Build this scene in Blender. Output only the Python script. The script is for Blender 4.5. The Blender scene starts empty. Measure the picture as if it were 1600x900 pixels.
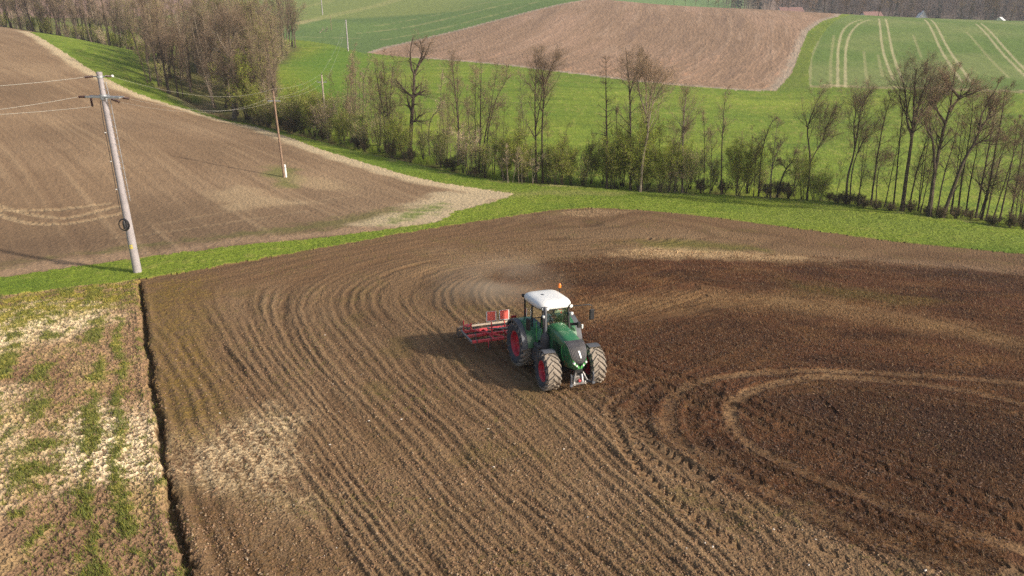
import bpy, math, random
import numpy as np
from mathutils import Vector, Matrix

# ------------------------------------------------------------------ camera
scene = bpy.context.scene
col = scene.collection
CAM_H = 14.0
PITCH = math.radians(20.8)
FPX = 1142.0                      # focal length in pixels of a 1600 px wide frame
cam_d = bpy.data.cameras.new("camera")
cam_d.sensor_width = 36.0
cam_d.lens = 36.0 * FPX / 1600.0
cam_d.clip_start = 0.1
cam_d.clip_end = 9000
cam = bpy.data.objects.new("camera", cam_d)
cam.location = (0, 0, CAM_H)
cam.rotation_euler = (math.radians(90) - PITCH, 0, 0)
col.objects.link(cam)
scene.camera = cam

# ------------------------------------------------------------------ sky and sun
SUN_DIR = Vector((0.92, -0.39, 0)).normalized()
SUN_EL = math.radians(27)
world = bpy.data.worlds.new("World")
scene.world = world
world.use_nodes = True
nt = world.node_tree
nt.nodes.clear()
sky = nt.nodes.new("ShaderNodeTexSky")
sky.sky_type = 'NISHITA'
sky.sun_disc = False
sky.sun_elevation = SUN_EL
sky.sun_rotation = math.atan2(SUN_DIR.x, SUN_DIR.y)
sky.air_density = 1.0
sky.dust_density = 4.0
sky.ozone_density = .6
bg = nt.nodes.new("ShaderNodeBackground")
bg.inputs[1].default_value = 0.115
wo = nt.nodes.new("ShaderNodeOutputWorld")
nt.links.new(sky.outputs[0], bg.inputs[0])
nt.links.new(bg.outputs[0], wo.inputs[0])

sun_d = bpy.data.lights.new("sun", 'SUN')
sun_d.energy = 4.1
sun_d.angle = math.radians(2.0)
sun_d.color = (1.0, 0.91, 0.79)
sun = bpy.data.objects.new("sun", sun_d)
sv = Vector((SUN_DIR.x * math.cos(SUN_EL), SUN_DIR.y * math.cos(SUN_EL), math.sin(SUN_EL)))
sun.rotation_euler = sv.to_track_quat('Z', 'Y').to_euler()
sun.location = (30, -20, 40)
col.objects.link(sun)

scene.view_settings.view_transform = 'Standard'
scene.view_settings.look = 'None'
scene.view_settings.exposure = 0.42
scene.view_settings.gamma = 1.0
scene.render.engine = 'CYCLES'
scene.cycles.max_bounces = 6
scene.cycles.diffuse_bounces = 3
scene.cycles.transparent_max_bounces = 8
scene.cycles.volume_bounces = 0
scene.cycles.use_denoising = False

R = math.radians
CP, SP = math.cos(PITCH), math.sin(PITCH)

def ray(px, py):
    u = (px - 800.0) / FPX
    v = (450.0 - py) / FPX
    return np.array([u, CP + SP * v, -SP + CP * v])

# ------------------------------------------------------------------ helpers
def tag(o, label=None, cat=None, group=None, kind=None):
    if label: o["label"] = label
    if cat: o["category"] = cat
    if group: o["group"] = group
    if kind: o["kind"] = kind
    return o

def empty(name, loc=(0, 0, 0), rot=(0, 0, 0)):
    o = bpy.data.objects.new(name, None)
    o.empty_display_size = 0.3
    o.location = loc
    o.rotation_euler = rot
    col.objects.link(o)
    return o

def mesh_np(name, V, F, mats, parent=None, mi=None, colr=None, smooth=False, link=True):
    """V (n,3) floats, F list of (array (m,k)) or one array; mi: material index per face"""
    me = bpy.data.meshes.new(name)
    V = np.asarray(V, dtype=np.float32)
    if isinstance(F, np.ndarray): F = [F]
    F = [f for f in F if len(f)]
    me.vertices.add(len(V))
    me.vertices.foreach_set("co", V.ravel())
    nl = sum(f.size for f in F)
    nf = sum(len(f) for f in F)
    me.loops.add(nl)
    me.polygons.add(nf)
    me.loops.foreach_set("vertex_index", np.concatenate([f.ravel() for f in F]).astype(np.int32))
    tot = np.concatenate([np.full(len(f), f.shape[1]) for f in F]).astype(np.int32)
    st = np.concatenate([[0], np.cumsum(tot)[:-1]]).astype(np.int32)
    me.polygons.foreach_set("loop_start", st)
    me.polygons.foreach_set("loop_total", tot)
    if mi is not None:
        me.polygons.foreach_set("material_index", np.asarray(mi, dtype=np.int32))
    me.polygons.foreach_set("use_smooth", np.full(nf, bool(smooth)))
    if colr is not None:
        a = me.color_attributes.new("Col", 'FLOAT_COLOR', 'POINT')
        c4 = np.ones((len(V), 4), np.float32)
        c4[:, :3] = colr
        a.data.foreach_set("color", c4.ravel())
    me.update(calc_edges=True)
    me.validate()
    for m in (mats if isinstance(mats, (list, tuple)) else [mats]):
        me.materials.append(m)
    if not link:
        return me
    o = bpy.data.objects.new(name, me)
    col.objects.link(o)
    if parent is not None:
        o.parent = parent
    return o

class MB:
    """collects shapes; build() links them as one mesh object"""
    def __init__(self):
        self.v, self.f, self.m, self.n = [], {3: [], 4: []}, {3: [], 4: []}, 0
        self.big = []
    def add(self, V, F, mi=0):
        V = np.asarray(V, float).reshape(-1, 3)
        for f in F:
            if len(f) in (3, 4):
                self.f[len(f)].append([i + self.n for i in f])
                self.m[len(f)].append(mi)
            else:
                for k in range(1, len(f) - 1):
                    self.f[3].append([f[0] + self.n, f[k] + self.n, f[k + 1] + self.n])
                    self.m[3].append(mi)
        self.v.append(V)
        self.n += len(V)
        return self
    def box(self, c, s, rot=None, mi=0, bev=0.0):
        x, y, z = s[0] / 2, s[1] / 2, s[2] / 2
        if bev <= 0:
            V = np.array([[i * x, j * y, k * z] for k in (-1, 1) for j in (-1, 1) for i in (-1, 1)], float)
            F = [(0, 2, 3, 1), (4, 5, 7, 6), (0, 1, 5, 4), (2, 6, 7, 3), (0, 4, 6, 2), (1, 3, 7, 5)]
        else:
            b = min(bev, x * .9, y * .9, z * .9)
            V, F = [], []
            # eight corners, three verts each
            for k in (-1, 1):
                for j in (-1, 1):
                    for i in (-1, 1):
                        V += [[i * x, j * (y - b), k * (z - b)], [i * (x - b), j * y, k * (z - b)], [i * (x - b), j * (y - b), k * z]]
            V = np.array(V, float)
            def id(i, j, k, a): return ((k > 0) * 4 + (j > 0) * 2 + (i > 0)) * 3 + a
            for i in (-1, 1): F.append([id(i, -1, -1, 0), id(i, 1, -1, 0), id(i, 1, 1, 0), id(i, -1, 1, 0)][::i])
            for j in (-1, 1): F.append([id(-1, j, -1, 1), id(-1, j, 1, 1), id(1, j, 1, 1), id(1, j, -1, 1)][::j])
            for k in (-1, 1): F.append([id(-1, -1, k, 2), id(1, -1, k, 2), id(1, 1, k, 2), id(-1, 1, k, 2)][::k])
            for i in (-1, 1):
                for j in (-1, 1):
                    F.append([id(i, j, -1, 0), id(i, j, -1, 1), id(i, j, 1, 1), id(i, j, 1, 0)][::i * j])
                for k in (-1, 1):
                    F.append([id(i, -1, k, 0), id(i, 1, k, 0), id(i, 1, k, 2), id(i, -1, k, 2)][::i * k])
            for j in (-1, 1):
                for k in (-1, 1):
                    F.append([id(-1, j, k, 1), id(-1, j, k, 2), id(1, j, k, 2), id(1, j, k, 1)][::j * k])
            for i in (-1, 1):
                for j in (-1, 1):
                    for k in (-1, 1):
                        F.append([id(i, j, k, 0), id(i, j, k, 1), id(i, j, k, 2)][::i * j * k])
        if rot is not None:
            V = V @ np.array(rot).T
        return self.add(V + np.array(c, float), F, mi)
    def tube(self, P, r, n=8, mi=0, cap=True):
        P = np.asarray(P, float)
        rr = np.full(len(P), r, float) if np.isscalar(r) else np.asarray(r, float)
        T = np.gradient(P, axis=0)
        T /= np.linalg.norm(T, axis=1)[:, None] + 1e-12
        a = np.array([0, 0, 1.0]) if abs(T[0][2]) < .9 else np.array([1.0, 0, 0])
        N = np.cross(T[0], a); N /= np.linalg.norm(N)
        ang = np.arange(n) * 2 * math.pi / n
        V = []
        for i in range(len(P)):
            N = N - T[i] * N.dot(T[i]); N /= np.linalg.norm(N) + 1e-12
            B = np.cross(T[i], N)
            V.append(P[i] + rr[i] * (np.cos(ang)[:, None] * N + np.sin(ang)[:, None] * B))
        F = []
        for i in range(len(P) - 1):
            for k in range(n):
                k2 = (k + 1) % n
                F.append((i * n + k, i * n + k2, (i + 1) * n + k2, (i + 1) * n + k))
        if cap:
            F.append(list(range(n))[::-1])
            F.append([(len(P) - 1) * n + k for k in range(n)])
        return self.add(np.concatenate(V), F, mi)
    def bar(self, a, b, w, h=None, mi=0, up=(0, 0, 1)):
        a, b = np.array(a, float), np.array(b, float)
        h = h or w
        d = b - a; L = np.linalg.norm(d); d /= L
        u = np.array(up, float)
        s = np.cross(u, d)
        if np.linalg.norm(s) < 1e-3: s = np.cross(np.array([1.0, 0, 0]), d)
        s /= np.linalg.norm(s); t = np.cross(d, s)
        M = np.stack([d, s, t], axis=1)
        return self.box((a + b) / 2, (L, w, h), M, mi, bev=min(w, h) * .12)
    def lathe(self, prof, n=48, axis='y', c=(0, 0, 0), mi=0, closed=False, mis=None):
        """prof: list of (radius, offset along axis)"""
        V, F = [], []
        k = len(prof)
        for i in range(n):
            a = 2 * math.pi * i / n
            for (r, o) in prof:
                if axis == 'y': V.append((r * math.cos(a), o, r * math.sin(a)))
                elif axis == 'z': V.append((r * math.cos(a), r * math.sin(a), o))
                else: V.append((o, r * math.cos(a), r * math.sin(a)))
        V = np.array(V) + np.array(c)
        base = self.n
        kk = k if closed else k - 1
        for j in range(kk):
            F = []
            for i in range(n):
                i2 = (i + 1) % n; j2 = (j + 1) % k
                F.append((i * k + j, i2 * k + j, i2 * k + j2, i * k + j2))
            for f in F:
                self.f[4].append([q + base for q in f]); self.m[4].append(mis[j] if mis else mi)
        self.v.append(V); self.n += len(V)
        return self
    def build(self, name, mats, parent=None, smooth=False, angle=35):
        V = np.concatenate(self.v)
        F, mi = [], []
        for k in (3, 4):
            if self.f[k]:
                F.append(np.array(self.f[k], dtype=np.int32)); mi += self.m[k]
        o = mesh_np(name, V, F, mats, parent, mi, smooth=smooth)
        if smooth:
            try: o.data.set_sharp_from_angle(angle=R(angle))
            except Exception: pass
        return o

def rotz(a):
    c, s = math.cos(a), math.sin(a)
    return np.array([[c, -s, 0], [s, c, 0], [0, 0, 1.0]])
def roty(a):
    c, s = math.cos(a), math.sin(a)
    return np.array([[c, 0, s], [0, 1, 0], [-s, 0, c]])
def rotx(a):
    c, s = math.cos(a), math.sin(a)
    return np.array([[1, 0, 0], [0, c, -s], [0, s, c]])

# ------------------------------------------------------------------ noise in numpy
_rs = np.random.RandomState(7)
_perm = _rs.permutation(4096).astype(np.int64)
_gr = _rs.rand(4096) * 2 * np.pi
_gx, _gy = np.cos(_gr), np.sin(_gr)
def pn(x, y, seed=0):
    """gradient noise about -1..1"""
    x = np.asarray(x, dtype=np.float64) + seed * 37.17
    y = np.asarray(y, dtype=np.float64) - seed * 11.31
    xi, yi = np.floor(x).astype(np.int64), np.floor(y).astype(np.int64)
    fx, fy = x - xi, y - yi
    u, v = fx * fx * fx * (fx * (fx * 6 - 15) + 10), fy * fy * fy * (fy * (fy * 6 - 15) + 10)
    def g(i, j):
        h = _perm[(_perm[(xi + i) & 4095] + yi + j) & 4095]
        return _gx[h] * (fx - i) + _gy[h] * (fy - j)
    a = g(0, 0); b = g(1, 0); c = g(0, 1); d = g(1, 1)
    return 1.5 * ((a + u * (b - a)) * (1 - v) + (c + u * (d - c)) * v)
def fbm(x, y, oct=4, seed=0, gain=.5):
    s, a, f, t = 0, 1.0, 1.0, 0
    for o in range(oct):
        s = s + a * pn(x * f, y * f, seed + o * 3); t += a
        a *= gain; f *= 2.03
    return s / t
def sstep(a, b, x):
    t = np.clip((x - a) / (b - a), 0, 1)
    return t * t * (3 - 2 * t)

# ------------------------------------------------------------------ materials
def new_mat(name):
    m = bpy.data.materials.new(name)
    m.use_nodes = True
    n = m.node_tree
    b = n.nodes["Principled BSDF"]
    return m, n, b
def mat(name, c, rough=.6, metal=0.0, spec=.5, var=.12, vscale=6.0, bump=0.0, bscale=60.0, dust=None, coat=0.0):
    """base colour with procedural variation; dust = (colour, amount) patchy overlay"""
    m, n, b = new_mat(name)
    tc = n.nodes.new("ShaderNodeTexCoord")
    nz = n.nodes.new("ShaderNodeTexNoise")
    nz.inputs["Scale"].default_value = vscale
    nz.inputs["Detail"].default_value = 6
    n.links.new(tc.outputs["Object"], nz.inputs["Vector"])
    mx = n.nodes.new("ShaderNodeMix"); mx.data_type = 'RGBA'
    mx.inputs[6].default_value = (*[max(0, q * (1 - var)) for q in c], 1)
    mx.inputs[7].default_value = (*[min(1, q * (1 + var)) for q in c], 1)
    mr = n.nodes.new("ShaderNodeMapRange")
    mr.inputs[1].default_value = .35; mr.inputs[2].default_value = .65
    n.links.new(nz.outputs["Fac"], mr.inputs[0])
    n.links.new(mr.outputs[0], mx.inputs[0])
    out = mx.outputs[2]
    if dust:
        n2 = n.nodes.new("ShaderNodeTexNoise"); n2.inputs["Scale"].default_value = vscale * .6
        n2.inputs["Detail"].default_value = 8; n2.inputs["Roughness"].default_value = .7
        n.links.new(tc.outputs["Object"], n2.inputs["Vector"])
        r2 = n.nodes.new("ShaderNodeMapRange")
        r2.inputs[1].default_value = .62 - .35 * dust[1]; r2.inputs[2].default_value = .85 - .25 * dust[1]
        r2.inputs[4].default_value = .85
        n.links.new(n2.outputs["Fac"], r2.inputs[0])
        m2 = n.nodes.new("ShaderNodeMix"); m2.data_type = 'RGBA'
        m2.inputs[7].default_value = (*dust[0], 1)
        n.links.new(r2.outputs[0], m2.inputs[0]); n.links.new(out, m2.inputs[6])
        out = m2.outputs[2]
    n.links.new(out, b.inputs["Base Color"])
    b.inputs["Roughness"].default_value = rough
    b.inputs["Metallic"].default_value = metal
    b.inputs["Specular IOR Level"].default_value = spec
    if coat: b.inputs["Coat Weight"].default_value = coat
    if bump:
        n3 = n.nodes.new("ShaderNodeTexNoise"); n3.inputs["Scale"].default_value = bscale; n3.inputs["Detail"].default_value = 4
        n.links.new(tc.outputs["Object"], n3.inputs["Vector"])
        bp = n.nodes.new("ShaderNodeBump"); bp.inputs["Strength"].default_value = bump; bp.inputs["Distance"].default_value = .02
        n.links.new(n3.outputs["Fac"], bp.inputs["Height"]); n.links.new(bp.outputs[0], b.inputs["Normal"])
    return m
def ground_mat(name, scale=9.0, amt=.35, bump=.5, dist=.03, spec=.15):
    m, n, b = new_mat(name)
    at = n.nodes.new("ShaderNodeAttribute"); at.attribute_name = "Col"
    ge = n.nodes.new("ShaderNodeNewGeometry")
    nz = n.nodes.new("ShaderNodeTexNoise"); nz.inputs["Scale"].default_value = scale
    nz.inputs["Detail"].default_value = 8; nz.inputs["Roughness"].default_value = .65
    n.links.new(ge.outputs["Position"], nz.inputs["Vector"])
    mr = n.nodes.new("ShaderNodeMapRange")
    mr.inputs[1].default_value = .3; mr.inputs[2].default_value = .7
    mr.inputs[3].default_value = 1 - amt; mr.inputs[4].default_value = 1 + amt
    n.links.new(nz.outputs["Fac"], mr.inputs[0])
    mx = n.nodes.new("ShaderNodeVectorMath"); mx.operation = 'SCALE'
    n.links.new(at.outputs["Color"], mx.inputs[0]); n.links.new(mr.outputs[0], mx.inputs["Scale"])
    n.links.new(mx.outputs[0], b.inputs["Base Color"])
    b.inputs["Roughness"].default_value = .95
    b.inputs["Specular IOR Level"].default_value = spec
    bp = n.nodes.new("ShaderNodeBump"); bp.inputs["Strength"].default_value = bump; bp.inputs["Distance"].default_value = dist
    n.links.new(nz.outputs["Fac"], bp.inputs["Height"]); n.links.new(bp.outputs[0], b.inputs["Normal"])
    return m
# ------------------------------------------------------------------ terrain height
def _T(py):
    d = ray(800, py)
    return -d[2] / d[1]
_ctl = []          # (azimuth*1.5, ln r, z)
def _cp(px, Y, z):
    d = ray(px, 450)
    # azimuth of a picture column depends a little on the row; use the row of the point
    zc = z - CAM_H
    # solve u for this column at this depth
    f = Y * CP - zc * SP
    X = (px - 800.0) / FPX * f
    _ctl.append((math.atan2(X, Y) * 1.5, math.log(math.hypot(X, Y)), z))
def _col(px, pts):
    for p in pts:
        if len(p) == 2:                  # (picture row, forward distance)
            _cp(px, p[1], CAM_H - p[1] * _T(p[0]))
        else:                            # (None, distance, height)
            _cp(px, p[1], p[2])
_near = [(None, Y, -0.075 * (Y - 29)) for Y in (5, 9, 14, 20, 28, 36)]
_far = [(None, 1100, 75), (None, 1800, 120), (None, 3500, 160)]
for px in (-500, -150): _col(px, _near + [(None, 44, -.9), (None, 62, .4), (None, 85, 3.0), (None, 130, 7.0), (None, 190, 11.2), (None, 240, 11.5), (None, 300, 10), (None, 420, 20), (None, 600, 32)] + _far)
_col(0, _near + [(440, 40.6), (300, 60), (200, 84), (100, 130), (42, 196), (None, 240, 9.3), (None, 300, 9), (None, 420, 20), (None, 600, 32)] + _far)
_col(100, _near + [(420, 43), (300, 62), (200, 88), (100, 138), (57, 182), (None, 230, 6.5), (None, 300, 8), (None, 420, 19), (None, 600, 32)] + _far)
_col(200, _near + [(408, 44.5), (300, 64), (200, 90), (134, 128), (82, 166), (None, 210, 3.5), (None, 300, 6.5), (None, 420, 18), (None, 600, 30)] + _far)
_col(350, _near + [(385, 47), (300, 65), (240, 82), (180, 122), (150, 140), (None, 200, 1.5), (None, 300, 7), (None, 420, 18), (None, 600, 30)] + _far)
_col(470, _near + [(375, 49), (300, 67), (240, 86), (195, 115), (120, 165), (80, 230), (60, 265), (0, 430), (None, 600, 32)] + _far)
_col(600, _near + [(360, 52), (290, 71), (225, 98), (150, 140), (76, 240), (40, 310), (0, 430), (None, 600, 32)] + _far)
_col(800, _near + [(340, 57.5), (300, 71), (275, 81), (200, 113), (100, 195), (50, 270), (0, 420), (None, 600, 30)] + _far)
_col(900, [(335, 59), (-4, 395), (None, 440, 19.5), (None, 520, 17), (None, 650, 24)])
_col(1000, _near + [(329, 61), (305, 72), (292, 78), (200, 115), (125, 170), (70, 240), (5, 360), (None, 420, 16.2), (None, 500, 13), (None, 650, 21)] + _far)
_col(1200, _near + [(350, 58), (325, 67), (300, 76), (220, 108), (142, 160), (80, 215), (16, 325), (None, 380, 13), (None, 480, 6), (None, 700, 20)] + _far)
_col(1400, _near + [(376, 53), (340, 62), (315, 71), (230, 104), (137, 160), (80, 215), (27, 312), (None, 370, 10), (None, 480, 3), (None, 700, 20)] + _far)
_col(1600, _near + [(396, 48.7), (370, 56), (350, 63), (240, 100), (145, 155), (80, 210), (34, 300), (None, 360, 8.5), (None, 480, 2), (None, 700, 18)] + _far)
for px in (1750, 2200): _col(px, _near + [(None, 46, -1.6), (None, 54, -3.4), (None, 62, -4.0), (None, 100, -2.6), (None, 155, -1.5), (None, 210, 4), (None, 300, 9.6), (None, 360, 8), (None, 480, 2), (None, 700, 18)] + _far)
_C = np.array(_ctl)
def _tps(d2):
    return np.where(d2 < 1e-12, 0, d2 * np.log(d2 + 1e-12)) * .5
_D = _tps(((_C[:, None, :2] - _C[None, :, :2]) ** 2).sum(2))
_n = len(_C)
_A = np.zeros((_n + 3, _n + 3)); _A[:_n, :_n] = _D + np.eye(_n) * 2e-4
_A[:_n, _n] = 1; _A[:_n, _n + 1:] = _C[:, :2]; _A[_n, :_n] = 1; _A[_n + 1:, :_n] = _C[:, :2].T
_W = np.linalg.solve(_A, np.concatenate([_C[:, 2], np.zeros(3)]))
# tabulate the smooth ground on a polar table, then look it up
_TA = np.linspace(-R(75), R(75), 241); _TR = np.linspace(math.log(4.0), math.log(3600), 420)
_ga, _gr2 = np.meshgrid(_TA, _TR)
_tab = np.zeros(_ga.size)
_q = np.stack([_ga.ravel() * 1.5, _gr2.ravel()], 1)
for i in range(0, len(_q), 20000):
    q = _q[i:i + 20000]
    _tab[i:i + 20000] = _tps(((q[:, None] - _C[None, :, :2]) ** 2).sum(2)) @ _W[:_n] + _W[_n] + q @ _W[_n + 1:]
_tab = _tab.reshape(_ga.shape)
def ground(x, y):
    """smooth ground height"""
    x = np.asarray(x, float); y = np.asarray(y, float)
    a = np.arctan2(x, y); r = np.hypot(x, y)
    fa = np.clip((a - _TA[0]) / (_TA[1] - _TA[0]), 0, len(_TA) - 1.001)
    fr = np.clip((np.log(np.maximum(r, 4.0)) - _TR[0]) / (_TR[1] - _TR[0]), 0, len(_TR) - 1.001)
    i, j = fa.astype(int), fr.astype(int)
    u, v = fa - i, fr - j
    return (_tab[j, i] * (1 - u) + _tab[j, i + 1] * u) * (1 - v) + (_tab[j + 1, i] * (1 - u) + _tab[j + 1, i + 1] * u) * v

def at(px, py, far=2500.0, tmin=8.0):
    """where the line of sight through a point of the photograph meets the ground"""
    d = ray(px, py)
    t = np.exp(np.linspace(math.log(tmin), math.log(far), 2500))
    P = np.outer(t, d); P[:, 2] += CAM_H
    h = P[:, 2] - ground(P[:, 0], P[:, 1])
    k = np.argmax(h < 0)
    if h[k] >= 0: k = len(t) - 1
    if k > 0:
        w = h[k - 1] / (h[k - 1] - h[k] + 1e-9)
        p = P[k - 1] * (1 - w) + P[k] * w
    else: p = P[k]
    return np.array([p[0], p[1], float(ground(p[0], p[1]))])
def onto(pts):
    return np.array([at(*p)[:2] for p in pts])
def dense(pts, n=6):
    """Catmull-Rom through 2-D or 3-D points"""
    P = np.asarray(pts, float)
    P = np.concatenate([[2 * P[0] - P[1]], P, [2 * P[-1] - P[-2]]])
    out = []
    for i in range(1, len(P) - 2):
        for k in range(n):
            t = k / n
            out.append(.5 * (2 * P[i] + (P[i + 1] - P[i - 1]) * t + (2 * P[i - 1] - 5 * P[i] + 4 * P[i + 1] - P[i + 2]) * t * t + (3 * P[i] - P[i - 1] - 3 * P[i + 1] + P[i + 2]) * t ** 3))
    out.append(P[-2])
    return np.array(out)
def seg_dist(X, Y, pl, want_s=False, lim=None):
    """distance (and arclength, side) from points to a polyline"""
    best = np.full(X.shape, 1e9); s = np.zeros(X.shape); side = np.zeros(X.shape)
    L = 0.0
    for a, b in zip(pl[:-1], pl[1:]):
        dx, dy = b[0] - a[0], b[1] - a[1]
        l2 = dx * dx + dy * dy
        if l2 < 1e-9: continue
        t = np.clip(((X - a[0]) * dx + (Y - a[1]) * dy) / l2, 0, 1)
        ex, ey = X - a[0] - t * dx, Y - a[1] - t * dy
        d = np.hypot(ex, ey)
        m = d < best
        best = np.where(m, d, best)
        if want_s:
            l = math.sqrt(l2)
            s = np.where(m, L + t * l, s)
            side = np.where(m, np.sign(dx * ey - dy * ex), side)
            L += l
    return (best, s, side) if want_s else best
def inside(X, Y, poly):
    r = np.zeros(X.shape, bool)
    n = len(poly)
    for i in range(n):
        x1, y1 = poly[i]; x2, y2 = poly[(i + 1) % n]
        if y1 == y2: continue
        c = ((y1 > Y) != (y2 > Y)) & (X < (x2 - x1) * (Y - y1) / (y2 - y1) + x1)
        r ^= c
    return r
def sdp(X, Y, poly, margin=None):
    """signed distance to polygon, negative inside; far points are only roughly right"""
    out = np.full(X.shape, 1e3)
    mg = margin or 8.0
    m = (X > poly[:, 0].min() - mg) & (X < poly[:, 0].max() + mg) & (Y > poly[:, 1].min() - mg) & (Y < poly[:, 1].max() + mg)
    x, y = X[m], Y[m]
    d = seg_dist(x, y, np.concatenate([poly, poly[:1]]))
    out[m] = np.where(inside(x, y, poly), -d, d)
    return out

# ------------------------------------------------------------------ the ground sheet: polar grid, fine in front, coarse behind
NA = 1650
az = np.linspace(R(-42), R(42), NA)
az = np.concatenate([R(-42) - np.cumsum(np.linspace(.1, 9, 30) * R(.9))[::-1][0:30] * .95, az, R(42) + np.cumsum(np.linspace(.1, 9, 30) * R(.9)) * .95])
az = az[(az > -R(178)) & (az < R(178))]
rr = [4.0]
while rr[-1] < 3400:
    r_ = rr[-1]
    dep = math.atan2(14.0, r_)
    k = .00105 / max(math.sin(dep), .12) * 1.0
    if r_ < 11: k = .02
    if r_ > 420: k = .03
    rr.append(r_ * (1 + k))
rr = np.array(rr)
GA, GR = np.meshgrid(az, rr)
GX, GY = (GR * np.sin(GA)).ravel(), (GR * np.cos(GA)).ravel()
GZ = ground(GX, GY)
fine = (np.abs(GA).ravel() < R(44))
print("ground verts", GX.size, "rows", len(rr))

# wobble used at every border so that no edge is a ruled line
WX = GX + .22 * pn(GX * 1.3, GY * 1.3, 1) + .10 * pn(GX * 5, GY * 5, 2)
WY = GY + .22 * pn(GX * 1.3, GY * 1.3, 3) + .10 * pn(GX * 5, GY * 5, 4)

P_EDGE = [(217, 436), (300, 424), (450, 397), (600, 370), (700, 353), (800, 338), (860, 329), (920, 325), (990, 328), (1100, 338), (1200, 351), (1260, 359), (1340, 370), (1450, 383), (1600, 397)]
P_DITCH = [(217, 440), (222, 480), (232, 560), (245, 650), (262, 760), (295, 900)]
edge = onto(P_EDGE)
e_dir = (edge[-1] - edge[-3]); e_dir /= np.linalg.norm(e_dir)
edge = np.concatenate([edge, [edge[-1] + e_dir * 60]])
ditch = onto(P_DITCH)
d_dir = (ditch[-1] - ditch[-2]); d_dir /= np.linalg.norm(d_dir)
ditch = np.concatenate([ditch, [ditch[-1] + d_dir * 30]])
ditch = dense(ditch, 4)
near_poly = np.concatenate([ditch[::-1], edge, [[120, -60], [20, -60]]])
lv = onto([(0, 463), (110, 449), (217, 437)])
lv = np.concatenate([[lv[0] + (lv[0] - lv[1]) * 6], lv])
weed_poly = np.concatenate([lv, ditch, [[0, -60], [-120, -60]]])
lf = onto([(0, 433), (156, 411), (219, 403), (312, 391), (500, 371.5), (609, 358), (684, 347), (712, 330), (769, 316), (806, 303), (766, 297), (687, 285), (641, 275), (500, 233), (450, 214), (400, 198), (300, 173), (240, 155), (200, 140), (160, 120), (110, 88), (75, 66), (45, 50)])
lf_poly = np.concatenate([[[-130, 30]], [lf[0] + (lf[0] - lf[1]) * 3], lf, [[-125, 215], [-260, 330], [-400, 200]]])
EP = [(572, 82), (600, 73), (680, 55), (760, 35), (850, 12), (905, 1)]
ep1 = onto(EP)
ep2 = onto([(1310, 26), (1285, 33), (1262, 50), (1250, 80), (1237, 115), (1213, 142), (1150, 141), (1000, 128), (870, 112), (780, 101), (700, 94), (640, 90)])
hf_poly = np.concatenate([ep1, [[ep1[-1][0] + 25, ep1[-1][1] + 60], [80, 440], [165, 385]], ep2])
wf = onto([(455, 62), (480, 64), (520, 70), (572, 84)])
wf_poly = np.concatenate([[[-150, 290]], wf, ep1, [[ep1[-1][0] + 25, ep1[-1][1] + 60], [60, 700], [-230, 700], [-160, 400]]])
cr = onto([(1264, 136), (1263, 110), (1271, 75), (1291, 45), (1312, 28)])
cr2 = onto([(1400, 139), (1500, 142), (1600, 145)])
cr_poly = np.concatenate([[[185, 395]], cr[::-1], cr2, [[330, 150], [420, 330], [300, 420]]])

in_near = inside(WX, WY, near_poly)
in_weed = inside(WX, WY, weed_poly) & ~in_near
in_left = inside(WX, WY, lf_poly)
in_hill = inside(WX, WY, hf_poly)
in_wheat = inside(WX, WY, wf_poly) & ~in_hill
in_crop = inside(WX, WY, cr_poly) & ~in_hill
far_ = (GR.ravel() > 395) & ~in_hill & ~in_wheat & ~in_crop
in_grass = ~(in_near | in_weed | in_left | in_hill | in_wheat | in_crop | far_)

DZ = np.zeros(GX.size)
COL = np.zeros((GX.size, 3))
def mixc(c, a, m):
    return c * (1 - m[:, None]) + np.array(a) * m[:, None]
def streak(d, s, fd, fs, seed):
    return pn(d * fd, s * fs, seed)

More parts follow.
